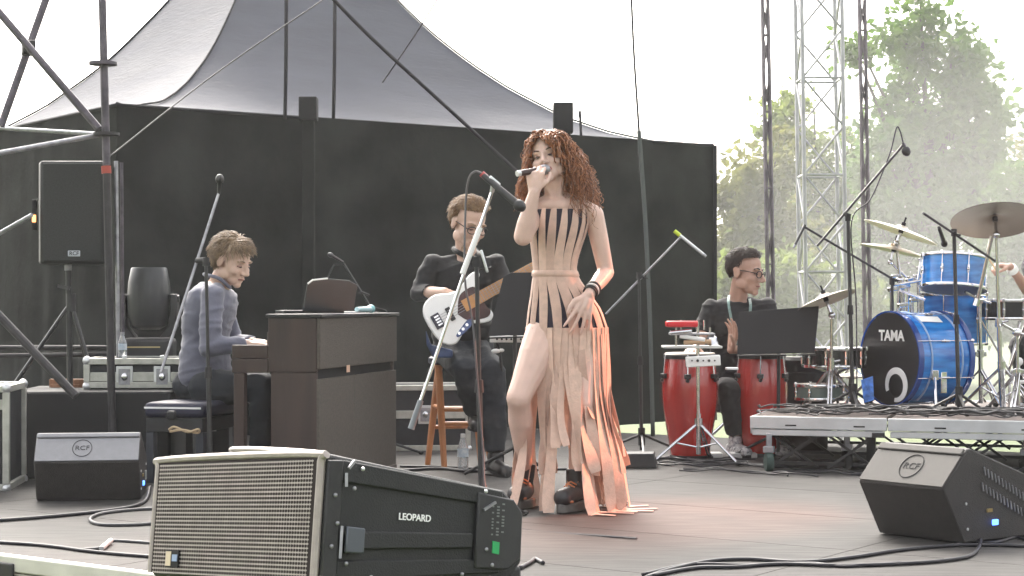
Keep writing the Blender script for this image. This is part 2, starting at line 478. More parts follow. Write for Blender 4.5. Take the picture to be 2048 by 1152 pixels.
# ---------------------------------------------------------------- truss tower and poles at the right
m_pole = mat('grey_mauve_pole', (.17, .15, .165), .5, metal=.2, var=.35, scale=9)
m_truss = mat('bare_truss_aluminium', (.40, .40, .41), .45, metal=.45, var=.15, scale=6)
def truss(cx0, cx1, Ytr, side, z0, z1, label, r=.025, step=.52, name='truss_tower', mm=m_truss, rot=45):
    base = P(cx1, 605, Ytr); base.z = z0
    top = P(cx0, 605, Ytr); top.z = z1
    t = thing(name, label, 'truss', base)
    lean = (top - base) / (z1 - z0)
    cs = []
    for k in range(4):
        a = R(rot + 90 * k)
        cs.append(V((math.cos(a), math.sin(a), 0)) * side / math.sqrt(2))
    at = lambda k, z: base + cs[k % 4] + lean * (z - z0)
    for k in range(4):
        mb = MB(); mb.cyl(at(k, z0), at(k, z1), r, n=8); mb.build('chord', mm, t)
    n = int((z1 - z0) / step)
    for k in range(4):
        for i in range(n):
            za, zb = z0 + i * step, z0 + (i + 1) * step
            p, q = (at(k, za), at(k + 1, zb)) if i % 2 == 0 else (at(k + 1, za), at(k, zb))
            mb = MB(); mb.cyl(p, q, r * .58, n=6); mb.build('lacing', mm, t)
            if i % 2 == 0:
                mb = MB(); mb.cyl(at(k, za), at(k + 1, za), r * .58, n=6); mb.build('lacing', mm, t)
    mb = MB(); mb.box(base + V((0, 0, .04)), (side * 2.2, side * 2.2, .08), R(rot)); mb.build('base_plate', M_['steel'], t, bevel=.01)
truss(1634, 1650, 19.5, .43, -.8, 5.2, 'bare aluminium lattice truss tower standing before the trees', r=.023)
truss(1528, 1549, 16.5, .052, -.8, 4.2, 'slim dark lattice pole standing behind the percussionist', r=.0145, step=.35, name='lattice_pole', mm=m_pole)
truss(1722, 1741, 16.2, .05, -.8, 4.2, 'slim dark lattice pole right of the truss tower', r=.012, step=.35, name='lattice_pole', mm=m_pole)

# ---------------------------------------------------------------- trees beyond
m_bark = mat('tree_bark', (.055, .042, .03), .9, var=.3, scale=9, bump=.5)
def leaf_mat(name, c, c2, tr):
    m = mat(name, c, .6, col2=c2, scale=.9, det=6, trans=tr, spec=.2)
    return m
m_leafA = leaf_mat('green_leaves', (.05, .115, .016), (.13, .215, .04), .5)
m_leafB = leaf_mat('yellow_green_leaves', (.10, .15, .025), (.22, .27, .06), .55)
m_leafC = leaf_mat('brown_green_leaves', (.12, .13, .038), (.20, .205, .06), .55)
def tree(name, label, Y, blobs, n, m_leaf, trunk_px, size=.13, seed=1, spread=1.0, cat='tree', group='trees beyond the stage'):
    """blobs: (px, py, rx, ry) clumps of the crown in photo pixels at distance Y, each filled in depth as well"""
    rnd = random.Random(seed)
    k = Y / F
    base = P(trunk_px, 605, Y); base.z = -.8
    t = thing(name, label, cat, base, group)
    cl = []
    for bx, by, rx, ry in blobs:
        c = P(bx, by, Y); cl.append((c, rx * k, ry * k, max(rx, ry) * k * .9))
    tot = sum(a * b_ for _, a, b_, _ in cl)
    mb = MB()
    twigs = MB()
    top = max(c.z for c, *_ in cl); lowz = min(c.z for c, *_ in cl)
    fork = V((base.x, base.y, max(base.z + .5, base.z + (lowz - base.z) * .6)))
    tr = MB(); r0 = .05 + .022 * (top - base.z)
    ctr = sum((c for c, *_ in cl), V((0, 0, 0))) / len(cl)
    tr.tube(curve_pts([base, fork, (fork + ctr) / 2 + V((.1, 0, .2)), V((ctr.x, ctr.y, top))], 6), [r0 * (1 - .9 * i / 18) for i in range(19)], 9)
    for c, rx, rz, ry in cl:
        s = fork + (V((ctr.x, ctr.y, top)) - fork) * rnd.uniform(.05, .5)
        mid = (s + c) / 2 + V((rnd.uniform(-.2, .2), rnd.uniform(-.2, .2), .15))
        tr.tube(curve_pts([s, mid, c + V((0, 0, rz * .5))], 4), [r0 * .45 * (1 - .85 * i / 8) for i in range(9)], 6)
        m_ = max(3, int(n * rx * rz / tot / 45))
        for q in range(m_):
            while True:
                e = V((rnd.uniform(-1, 1), rnd.uniform(-1, 1), rnd.uniform(-1, 1)))
                if e.length < 1: break
            e = e * (e.length ** -.25)
            tip = c + V((e.x * rx, e.y * ry, e.z * rz))
            twigs.tube([c + (tip - c) * .25, c + (tip - c) * .6 + V((0, 0, .04)), tip], [.012, .008, .004], 4, caps=False)
            cs = rnd.uniform(.10, .25) * spread * (1.0 + .3 * (Y / 35 - 1))
            for g in range(int(45 * rnd.uniform(.5, 1.5))):
                d = V((rnd.gauss(0, 1), rnd.gauss(0, 1), rnd.gauss(0, .75))) * cs
                p = tip + d
                L = size * rnd.uniform(.6, 1.25); W = L * rnd.uniform(.5, .75)
                ax = V((rnd.gauss(0, 1), rnd.gauss(0, 1), rnd.gauss(-.35, .7))).normalized()
                _, u, _w = frame_of(ax)
                a = rnd.uniform(0, 6.28); u = u * math.cos(a) + ax.cross(u) * math.sin(a)
                nn = ax.cross(u) * (L * .12)
                mb.add([p, p + ax * L * .5 + u * W * .5 + nn, p + ax * L, p + ax * L * .5 - u * W * .5 + nn], [(0, 1, 2, 3)])
    tr.build('trunk', m_bark, t, smooth=60); twigs.build('twigs', m_bark, t, smooth=0, fixn=False, kind='stuff')
    o = mb.build('crown', m_leaf, t, smooth=0, fixn=False)
    return t
tree('broadleaf_tree', 'tall leafy tree with a broad dark crown right of the truss tower', 38,
     [(1905, 110, 75, 70), (1810, 80, 45, 55), (1950, 200, 70, 80), (1850, 200, 90, 75), (1790, 265, 80, 60), (1900, 300, 105, 80), (1930, 400, 90, 90), (1830, 390, 110, 75), (1770, 330, 60, 60),
      (1720, 110, 24, 36), (1700, 90, 20, 18), (1880, 520, 130, 90), (1780, 500, 90, 90), (1975, 330, 40, 60), (1840, 20, 40, 30), (1835, 620, 150, 70)], 15000, m_leafA, 1870, .24, 3)
tree('broadleaf_tree', 'sparse brownish tree crown between tent edge and lattice pole', 33,
     [(1510, 370, 60, 55), (1480, 440, 40, 50), (1555, 330, 45, 70), (1500, 500, 60, 40), (1470, 395, 40, 30), (1560, 450, 50, 60), (1446, 500, 26, 22)], 3600, m_leafC, 1520, .2, 5)
tree('broadleaf_tree', 'bright yellow green tree seen through the truss tower', 44,
     [(1570, 260, 45, 60), (1600, 330, 60, 60), (1640, 400, 60, 70), (1600, 470, 70, 60), (1690, 330, 40, 90), (1680, 470, 55, 80), (1585, 215, 35, 30), (1660, 560, 90, 60)], 6500, m_leafB, 1625, .24, 8)
tree('leafy_bush', 'low bright green bush behind the percussionist', 30,
     [(1450, 570, 40, 40), (1580, 560, 70, 50), (1560, 630, 90, 60), (1450, 640, 60, 60), (1640, 620, 70, 60), (1700, 640, 60, 70)], 8000, m_leafB, 1560, .18, 11, cat='bush')
tree('leafy_bush', 'olive bush at the right edge behind the drummer', 34,
     [(2040, 390, 50, 60), (2030, 480, 70, 70), (2060, 590, 80, 80), (1980, 600, 70, 70), (2090, 480, 60, 90)], 7500, m_leafA, 2040, .19, 13, cat='bush')
tree('broadleaf_tree', 'small far tree tip at the right edge below the open sky', 46, [(2060, 300, 30, 45), (2085, 350, 40, 60), (2075, 420, 50, 60)], 3000, m_leafC, 2080, .16, 17)
# a far wood closes the view behind the lawn
rnd = random.Random(4); mb = MB()
for i in range(16000):
    x = rnd.uniform(-60, 80); y = 75 + rnd.uniform(0, 14); z = -.8 + 3.6 * rnd.random() ** .8 * (0.8 + .4 * noise.noise(V((x * .12, 0, 3)))) 
    L = rnd.uniform(.25, .5); ax = V((rnd.gauss(0, 1), rnd.gauss(0, 1), rnd.gauss(0, .7))).normalized(); _, u, _w = frame_of(ax)
    p = V((x, y, z)); mb.add([p, p + ax * L * .5 + u * L * .3, p + ax * L, p + ax * L * .5 - u * L * .3], [(0, 1, 2, 3)])
alone(mb, 'far_hedge', m_leafA, 'long far hedge closing the lawn behind everything', None, None, 'stuff', smooth=0, fixn=False)
# ---------------------------------------------------------------- stage smoke drifting over the lawn behind the drums
m = bpy.data.materials.new('stage_smoke'); m.use_nodes = True
t = m.node_tree; t.nodes.remove(t.nodes['Principled BSDF'])
vp = t.nodes.new('ShaderNodeVolumePrincipled'); vp.inputs['Color'].default_value = (.93, .95, .92, 1); vp.inputs['Anisotropy'].default_value = .2
tc = t.nodes.new('ShaderNodeTexCoord'); ln = t.nodes.new('ShaderNodeVectorMath'); ln.operation = 'LENGTH'
mp = t.nodes.new('ShaderNodeMapping'); mp.inputs['Scale'].default_value = (1 / 5.6, 1 / 4.2, 1 / 4.0)
t.links.new(tc.outputs['Object'], mp.inputs['Vector']); t.links.new(mp.outputs['Vector'], ln.inputs[0])
mr = t.nodes.new('ShaderNodeMapRange'); mr.interpolation_type = 'SMOOTHSTEP'
mr.inputs['From Min'].default_value = 1.0; mr.inputs['From Max'].default_value = .25; mr.inputs['To Min'].default_value = 0; mr.inputs['To Max'].default_value = SMOKE
t.links.new(ln.outputs['Value'], mr.inputs['Value']); t.links.new(mr.outputs['Result'], vp.inputs['Density'])
t.links.new(vp.outputs['Volume'], t.nodes['Material Output'].inputs['Volume'])
mb = MB(); mb.ell((0, 0, 0), (5.6, 4.2, 4.0), n=28, m=16)
o = mb.build('stage_smoke', m, None, smooth=180)
o.location = (6.0, 21.5, 1.6)
tag(o, 'thin pale stage smoke drifting before the trees', None, None, 'stuff')
# ---------------------------------------------------------------- thin haze in the air round the whole place
m = bpy.data.materials.new('haze'); m.use_nodes = True
t = m.node_tree; t.nodes.remove(t.nodes['Principled BSDF'])
vp = t.nodes.new('ShaderNodeVolumePrincipled'); vp.inputs['Color'].default_value = (.95, .95, .93, 1); vp.inputs['Density'].default_value = HAZE; vp.inputs['Anisotropy'].default_value = .3
t.links.new(vp.outputs['Volume'], t.nodes['Material Output'].inputs['Volume'])
mb = MB(); mb.box((0, 185, 6.2), (460, 450, 16.4))
tag(mb.build('haze', m, None, smooth=0), 'thin pale haze in the air over the stage and lawn', None, None, 'stuff')
# ---------------------------------------------------------------- front loudspeakers on their subwoofers
m_grille = mat('beige_grille', (.345, .305, .285), .5, metal=.25, var=.12, scale=30)
m_dark = mat('grille_dark', (.022, .014, .014), .9)
m_cab = mat('black_cabinet_paint', (.010, .011, .012), .55, var=.3, scale=12, bump=.25, bscale=260)
m_label = mat('white_print', (.85, .85, .85), .5)
def line_speaker(TR, w, pitch, label, detail=True):
    """TR: top corner of the grille nearest the camera; w: unit vector along the top of the grille away from it"""
    Wd, Hh, Dp, hr = .69, .285, .56, .035
    w = w.normalized(); u0 = V((0, 0, 1)); n0 = (w.cross(u0)).normalized()
    if n0.y > 0: n0 = -n0                           # the grille faces the audience
    u0 = (n0.cross(w)); u0 = u0 if u0.z > 0 else -u0
    n = (n0 * math.cos(pitch) + u0 * math.sin(pitch)); u = (u0 * math.cos(pitch) - n0 * math.sin(pitch))
    base = TR + w * Wd / 2 - n * Dp / 2 - u * Hh
    t = thing('line_array_speaker', label, 'loudspeaker', base, 'two loudspeakers before the stage edge')
    pt = lambda a, b, c: TR + w * a - u * b - n * c     # along the grille, down, back
    mb = MB()
    prof = [(0, .012), (0, Hh - .012), (.012, Hh), (Dp, Hh - hr), (Dp + .035, Hh - hr - .04), (Dp + .035, hr + .06), (Dp - .03, hr + .01), (.012, 0)]
    mb.prism([pt(.004, b, c) for c, b in prof], w * (Wd - .008))
    mb.build('cabinet', m_cab, t, bevel=.008)
    # side frame plates, proud of the cabinet, with the recessed panel between them
    for s, sg in ((0.004, -1), (Wd - .004, 1)):
        o_ = lambda a, b, c: pt(s + sg * a, b, c)
        mb = MB()
        def plate(q, th=.008):
            mb.prism([o_(.0, b, c) for c, b in q], w * sg * th)
        plate([(.05, .012), (Dp - .04, hr + .012), (Dp - .04, hr + .05), (.05, .06)])
        plate([(.05, Hh - .012), (Dp - .04, Hh - hr - .012), (Dp - .04, Hh - hr - .045), (.05, Hh - .055)])
        mb.build('side_rail', m_cab, t, bevel=.004)
        mb = MB(); mb.prism([o_(0, b, c) for c, b in ((.008, .016), (.05, .012), (.05, Hh - .012), (.008, Hh - .016))], w * sg * .012); mb.build('front_rib', M_['black'], t, bevel=.004)
        mb = MB(); mb.prism([o_(0, b, c) for c, b in ((Dp - .12, hr + .02), (Dp - .01, hr + .03), (Dp + .02, hr + .06), (Dp + .02, Hh - hr - .05), (Dp - .02, Hh - hr - .02), (Dp - .12, Hh - hr - .02))], w * sg * .014); mb.build('rear_panel', M_['black'], t, bevel=.004)
        mb = MB(); mb.prism([o_(0, b, c) for c, b in ((.07, .165), (Dp - .13, .15), (Dp - .13, .185), (.07, .205))], w * sg * .012); mb.build('link_bar', m_cab, t, bevel=.004)
        mb = MB(); mb.prism([o_(.012, b, c) for c, b in ((.062, .155), (.112, .157), (.112, .212), (.062, .212))], w * sg * .01); mb.build('link_block', mat('grey_anodised', (.10, .11, .13), .4, metal=.5), t, bevel=.003)
        for c, b in ((.10, .028), (.46, .052), (.08, .072), (.03, .09), (.04, .15), (.028, .20), (.07, .235), (.47, .185), (.49, .22), (.40, .245), (.14, .262)):
            mb = MB(); mb.lathe([(.0048, 0), (.0048, .003), (.003, .005), (0, .005)], o_(.013, b, c), w * sg, 10); mb.build('bolt', M_['alu'] if b in (.028, .052, .262) else M_['steel'], t, smooth=60)
        mb = MB()
        for (c, b), (c2, b2) in (((.075, .012), (.06, .03)), ((.49, .075), (.455, .095)), ((.125, .268), (.10, .285)), ((.052, .155), (.052, .225)), ((.055, .04), (.057, .07))):
            mb = MB(); mb.bar(o_(.016, b, c), o_(.016, b2, c2), .006, .006); mb.build('release_pin', M_['steel'], t)
        mb = MB(); mb.prism([o_(.0145, b, c) for c, b in ((.487, .165), (.508, .167), (.508, .195), (.487, .193))], w * sg * .002)
        mb.build('green_sticker', mat('green_sticker', (.02, .33, .10), .5), t, smooth=0)
        if sg == -1:
            text('LEOPARD', .0215, o_(.0035, .125, .262), -n, u, m_label, t, bold=.018)
            # printed pin table on the rear panel
            mb = MB()
            for r_ in range(11):
                for c_ in range(3):
                    if (r_ * 3 + c_ * 5) % 7 < 5:
                        cc = .485 + c_ * .016; bb = .078 + r_ * .0072
                        mb.obox(o_(.0145, bb, cc), w * .0006, n * (.0038 if c_ else .0026), u * .0018)
            mb.build('pin_table_print', mat('faded_print', (.16, .18, .17), .6), t, smooth=0, kind='stuff')
    # rear handle
    mb = MB(); mb.tube(curve_pts([pt(.10, .10, Dp + .03), pt(.10, .095, Dp + .065), pt(.10, .19, Dp + .065), pt(.10, .20, Dp + .03)], 6), .011, 8); mb.build('rear_handle', M_['rubber'], t)
    # grille: pale rolled frame, dark cavity, wavy rows of perforated steel
    mb = MB(); mb.obox(pt(Wd / 2, Hh / 2, -.002), w * (Wd / 2 - .01), u * (Hh / 2 - .01), n * .003); mb.build('grille_backing', m_dark, t, smooth=0)
    fr = .017
    mb = MB(); mb.tube(curve_pts([pt(fr / 2, Hh - .01, 0), pt(fr / 2, Hh / 2, 0), pt(fr / 2, .02, 0), pt(fr, .004, 0), pt(Wd / 2, 0, 0), pt(Wd - fr, .004, 0), pt(Wd - fr / 2, .02, 0), pt(Wd - fr / 2, Hh / 2, 0), pt(Wd - fr / 2, Hh - .01, 0)], 5), fr * .55, 8)
    mb.build('grille_frame', m_grille, t)
    mb = MB(); rows = 27; cols = 62; p0 = .018; ph = (Hh - .03) / rows; pw = (Wd - .05) / cols
    for r_ in range(rows + 1):
        b = p0 + r_ * ph; lo, hi = [], []
        sh = .5 if r_ % 2 else 0
        for c_ in range(cols * 2 + 1):
            a = .025 + c_ * pw / 2
            wv = (.16 if c_ % 2 else 0) * ph
            th = .12 * ph
            hi.append(pt(a, b - th - (wv if (c_ % 2) else 0), -.008)); lo.append(pt(a, b + th + (wv if (c_ % 2) else 0), -.008))
        q = len(hi)
        mb.add(hi + lo, [(i, i + 1, q + i + 1, q + i) for i in range(q - 1)])
        for i in range(0, 0): pass
    rb = mb
    # thin bridges between the holes
    for r_ in range(rows):
        for c_ in range(cols):
            a = .025 + (c_ + .5) * pw; b = p0 + (r_ + .5) * ph
            mb.add([pt(a - .0006, b - .40 * ph, -.0075), pt(a + .0006, b - .40 * ph, -.0075), pt(a + .0006, b + .40 * ph, -.0075), pt(a - .0006, b + .40 * ph, -.0075)], [(0, 1, 2, 3)])
    mb.build('perforated_grille', m_grille, t, smooth=0, fixn=False, kind='stuff')
    mb = MB(); mb.obox(pt(Wd - .12, Hh - .045, -.011), w * .028, u * .02, n * .002); f_ = mb.build('badge_frame', M_['matte'], t, bevel=.001)
    mb = MB(); mb.obox(pt(Wd - .105, Hh - .045, -.0135), w * .011, u * .017, n * .001); mb.build('badge', mat('pale_badge', (.6, .5, .36), .5), f_, smooth=0)
    mb = MB(); mb.obox(pt(Wd - .133, Hh - .047, -.0135), w * .011, u * .008, n * .001); mb.build('badge', mat('blue_badge', (.25, .33, .5), .5), f_, smooth=0)
    return base, n0, w
b1 = line_speaker(P(648, 905, 3.9), V((-.665, .739, -.085)), R(8), 'big black loudspeaker with beige grille nearest the camera')
b2 = line_speaker(P(652, 906, 5.02), V((-.51, .857, -.05)), R(9), 'second loudspeaker mostly hidden behind the nearest one')
for (TRp, wv, zt), lab in (((P(648, 905, 3.9), V((-.665, .739, 0)), .255), 'black subwoofer box under the nearest loudspeaker'), ((P(652, 906, 5.02), V((-.51, .857, 0)), .17), 'black subwoofer box under the second loudspeaker')):
    wv.normalize(); nv_ = V((-abs(wv.y), -abs(wv.x), 0)).normalized()
    c = TRp + wv * .345 - nv_ * .32
    t = thing('subwoofer', lab, 'subwoofer', V((c.x, c.y, -.8)), 'subwoofers under the front loudspeakers')
    mb = MB(); mb.obox(V((c.x, c.y, (zt - .8) / 2)), wv * .36, nv_ * .31, V((0, 0, (zt + .8) / 2))); mb.build('cabinet', m_cab, t, bevel=.012)
    mb = MB(); mb.obox(V((c.x, c.y, (zt - .8) / 2)) + nv_ * .315, wv * .33, nv_ * .006, V((0, 0, (zt + .8) / 2 - .04))); mb.build('front_grille', M_['matte'], t, bevel=.004)
    q = c + wv * 0; mb = MB(); mb.obox(V((c.x, c.y, zt + .03)) + nv_ * .1, wv * .25, nv_ * .12, V((0, 0, .032))); mb.build('wedge_block', M_['rubber'], t, bevel=.006)

# ---------------------------------------------------------------- stage monitors
m_mgr = mat('pale_monitor_panel', (.105, .10, .094), .7, metal=0, spec=.2, var=.06, scale=40)
m_mgr2 = mat('grey_monitor_panel', (.19, .193, .208), .5, metal=.2, var=.06, scale=40)
m_mbody = mat('black_monitor_coat', (.028, .025, .024), .6, var=.25, scale=25, bump=.5, bscale=220)
def wedge(bl, d, Wd, s, label, mp_, vents):
    d = d.normalized(); back = V((-d.y, d.x, 0)); up = V((0, 0, 1))
    if back.y < 0: back = -back
    pt = lambda a, c, z: bl + d * a + back * c * s + up * z * s
    t = thing('floor_monitor', label, 'floor monitor', pt(Wd / 2, .2, 0), 'stage monitors on the floor')
    prof = [(0.01, .004), (-.118, .226), (.03, .372), (.05, .376), (.54, .21), (.57, .19), (.55, .004)]
    mb = MB(); mb.prism([pt(0, c, z) for c, z in prof], d * Wd); mb.build('cabinet', m_mbody, t, bevel=.007)
    a, b = V((0, -.118, .226)), V((0, .03, .372)); nx = V((0, -(b.z - a.z), (b.y - a.y))).normalized()
    o3 = lambda al, f, off: pt(al, a.y + (b.y - a.y) * f + nx.y * off, a.z + (b.z - a.z) * f + nx.z * off)
    mb = MB(); mb.add([], [])
    q = [o3(.004, .02, .003), o3(Wd - .004, .02, .003), o3(Wd - .004, .80, .003), o3(.004, .80, .003)]
    nn = (o3(0, 0, 1) - o3(0, 0, 0)).normalized()
    mb.prism(q, nn * .005); mb.build('top_panel', mp_, t, bevel=.002)
    mb = MB(); mb.prism([o3(.004, .82, .002), o3(Wd - .004, .82, .002), o3(Wd - .004, .97, .002), o3(.004, .97, .002)], nn * .012); mb.build('panel_strip', mp_, t, bevel=.004)
    upv = (o3(0, 1, 0) - o3(0, 0, 0)).normalized()
    cen = o3(Wd * (.45 if not vents else .52), .45, .0095)
    mb = MB()
    pts = [cen + d * (.052 * s * math.cos(k * 2 * math.pi / 30)) + upv * (.060 * s * math.sin(k * 2 * math.pi / 30)) for k in range(31)]
    mb.tube(pts, .0018, 5, caps=False); mb.build('logo_ring', M_['matte'], t)
    text('RCF', .045 * s, cen, d, upv, M_['matte'], t, 'logo_lettering', bold=-.005)
    sd_ = lambda c, z, off=.003: pt(Wd, c, z) + d * off
    if vents:
        for r_ in range(2):
            for k in range(13):
                c = .13 + k * .0225 - r_ * .012; z = .282 - k * .0105 - r_ * .062
                mb = MB(); mb.tube([sd_(c, z + .017), sd_(c + .008, z - .017)], .0036, 5); mb.build('vent_slot', M_['steel'], t)
    mb = MB(); mb.obox(sd_(.20, .075), d * .006, back * .016, up * .011); mb.build('plug', emit('blue_plug_lamp', (.08, .22, 1.0), 1.1) , t, bevel=.003)
    mb = MB(); mb.obox(sd_(.165, .125), d * .003, back * .016, up * .007); mb.build('socket_label', mat('brass_label', (.25, .18, .06), .5), t)
    mb = MB(); mb.obox(sd_(.43, .10), d * .003, back * .022, up * .022); mb.build('rating_sticker', mat('grey_sticker', (.30, .33, .32), .6), t)
    for c, z in ((.02, .16), (.03, .06), (.47, .16)):
        mb = MB(); mb.lathe([(.006, 0), (.006, .003), (0, .004)], sd_(c, z, 0), d, 8); mb.build('screw', M_['alu'], t)
    return pt
wr = wedge(FL(1755, 1068), V((.615, -.788, 0)), .43, 1.0, 'black stage monitor with pale top panel at the right', m_mgr, True)
wl = wedge(FL(72, 1003), V((.99, .14, 0)), .49, .86, 'black stage monitor with grey top panel at the left', m_mgr2, False)

# ---------------------------------------------------------------- piano, bench and what lies on the lid
m_pia = mat('dark_brown_wood', (.034, .0195, .0155), .5, var=.3, scale=5, stretch=(2, 2, .3), bump=.08, bscale=60)
m_piab = mat('piano_back_cloth', (.080, .071, .060), .85, var=.18, scale=70, bump=.3, bscale=150)
PB = V((-.225, .974, 0)).normalized(); PB = V((.225, .974, 0)).normalized(); PK = V((-.974, .225, 0))   # along the back, and towards the player
p0 = V((-.96, 9.0, 0))
pp = lambda a, c, z: p0 + PB * a + PK * c + V((0, 0, z))       # along the piano, towards the player, height
t = thing('upright_piano', 'brown upright piano with its back turned to the audience', 'piano', pp(.67, .25, 0))
LN = 1.34
def pbox(nm, a0, a1, c0, c1, z0, z1, m, bev=.004, par=None):
    mb = MB(); mb.obox(pp((a0 + a1) / 2, (c0 + c1) / 2, (z0 + z1) / 2), PB * (a1 - a0) / 2, PK * (c1 - c0) / 2, V((0, 0, (z1 - z0) / 2)))
    return mb.build(nm, m, par or t, bevel=bev)
pbox('side_cheek', 0, .025, .018, .275, .60, .872, m_pia); pbox('side_cheek', LN - .025, LN, .018, .275, .60, .872, m_pia)
pbox('lower_side', .003, .025, .018, .262, 0.02, .598, m_pia); pbox('lower_side', LN - .025, LN - .003, .018, .262, 0.02, .598, m_pia)
pbox('back_panel', .002, LN - .002, 0, .018, .615, .870, m_piab); pbox('lower_back_panel', .002, LN * .42, .004, .020, .02, .565, m_piab, .003); pbox('lower_back_panel', LN * .423, LN - .002, .004, .020, .02, .565, m_piab, .003)
pbox('back_gap', .03, LN - .03, .03, .04, .565, .615, M_['matte'], 0)
pbox('lid', -.012, LN + .012, -.012, .285, .874, .892, M_['black'], .004)
pbox('front_panel', .025, LN - .025, .245, .262, .05, .86, m_pia)
pbox('key_bed', .0, LN, .277, .47, .595, .665, m_pia); pbox('key_block', 0, .045, .277, .47, .667, .735, m_pia); pbox('key_block', LN - .045, LN, .277, .47, .667, .735, m_pia)
pbox('fall_board', .047, LN - .047, .277, .30, .667, .80, m_pia)
pbox('front_leg', .004, .05, .405, .462, .03, .593, m_pia); pbox('front_leg', LN - .05, LN - .004, .405, .462, .03, .593, m_pia)
pbox('base_board', .0, LN, .0, .47, 0, .028, m_pia) ; pbox('folded_note', .42, .47, -.003, .0, .585, .622, mat('peach_paper', (.62, .42, .30), .8), 0)
nk = 40; kw = (LN - .1) / nk
for k in range(nk):
    mb = MB(); mb.obox(pp(.05 + kw * (k + .5), .385, .682), PB * kw * .47, PK * .075, V((0, 0, .012))); mb.build('white_key', M_['white'], t, smooth=0)
for k in range(nk - 1):
    if k % 7 not in (2, 6):
        mb = MB(); mb.obox(pp(.05 + kw * (k + 1), .355, .70), PB * kw * .28, PK * .045, V((0, 0, .008))); mb.build('black_key', M_['black'], t, smooth=0)
for a in (.60, .67, .74):
    mb = MB(); mb.obox(pp(a, .30, .05), PB * .012, PK * .05, V((0, 0, .006))); mb.build('pedal', mat('brass', (.5, .36, .14), .3, metal=1), t)

# laptop style music pad standing on the lid
t = thing('laptop', 'open dark laptop seen from behind on the piano lid', 'laptop', pp(.34, .13, .894))
LX = V((.90, .43, 0)).normalized(); LK = V((-.43, .90, 0)).normalized()
mb = MB(); mb.obox(pp(.30, .13, .902) + LK * .085, LX * .165, LK * .075, V((0, 0, .008))); mb.build('keyboard_deck', M_['steelblack'], t, bevel=.004)
lp = [(-.14, 0), (.14, 0), (.15, .14), (.10, .165), (-.02, .174), (-.10, .165), (-.125, .145)]
a_ = pp(.33, .10, .905) + V((.03, 0, 0)); LX = V((.90, .43, 0)).normalized(); LK = V((-.43, .90, 0)).normalized()
mb = MB(); mb.prism([a_ + LX * x + (V((0, 0, 1)) * .95 + LK * -.22).normalized() * z for x, z in lp], LK * .010)
mb.build('screen_lid', mat('glossy_dark_lid', (.018, .022, .027), .3, var=.25, scale=5, spec=.8), t, bevel=.003)
mb = MB(); mb.tube([a_ + LX * x + (V((0, 0, 1)) * .95 + LK * -.22).normalized() * z - LK * .004 for x, z in lp[4:]], .005, 6); mb.build('rim_edge', M_['white'], t)
t = thing('microphone', 'pale blue grip handheld microphone lying on the piano lid', 'microphone', pp(.95, .05, .893))
mb = MB(); mb.cyl(pp(.78, .06, .912), pp(.98, .05, .912), .013, .017, 12); mb.build('grip', mat('pale_blue_tape', (.36, .52, .55), .5), t)
mb = MB(); mb.ell(pp(1.005, .05, .915), .024); mb.build('head', mat('turquoise_head', (.25, .48, .52), .45), t)
t = thing('notebook', 'flat white folded sheet lying on the piano lid', 'paper', pp(.8, .12, .893))
mb = MB(); mb.obox(pp(.83, .14, .8975), PB * .12, PK * .08, V((0, 0, .004))); mb.build('sheet', M_['paper'], t, smooth=0)
mb = MB(); mb.tube(curve_pts([pp(.98, .05, .915), pp(1.05, .08, .93), pp(1.15, .02, .91), pp(1.24, .03, .898)], 6), .004, 5)
alone(mb, 'cable', M_['cable'], 'short black cable beside the blue microphone on the piano', 'cable')

# bench
m_navy = mat('dark_navy_cushion', (.014, .015, .035), .6, var=.2)
bc = P(392, 0, 9.72); bc.z = 0
t = thing('piano_bench', 'dark padded piano bench under the pianist', 'bench', bc)
bp_ = lambda a, c, z: bc + V((.974, -.225, 0)) * c + V((.225, .974, 0)) * a + V((0, 0, z))
def bbox(nm, a0, a1, c0, c1, z0, z1, m, bev=.004):
    mb = MB(); mb.obox(bp_((a0 + a1) / 2, (c0 + c1) / 2, (z0 + z1) / 2), V((.225, .974, 0)) * (a1 - a0) / 2, V((.974, -.225, 0)) * (c1 - c0) / 2, V((0, 0, (z1 - z0) / 2)))
    return mb.build(nm, m, t, bevel=bev)
bbox('cushion', -.30, .30, -.17, .17, .345, .425, m_navy, .025); bbox('seat_frame', -.29, .29, -.16, .16, .27, .343, M_['black'])
bbox('silver_trim', -.302, -.30, -.165, .155, .392, .402, M_['white'], .002)
for a in (-.26, .26):
    for c in (-.14, .14): bbox('leg', a - .025, a + .025, c - .022, c + .022, 0, .27, mat('blue_black_wood', (.028, .032, .042), .5) if not (a + c) > 9 else m_pia)
bbox('height_knob', -.335, -.31, -.025, .025, .335, .385, M_['black'], .01)
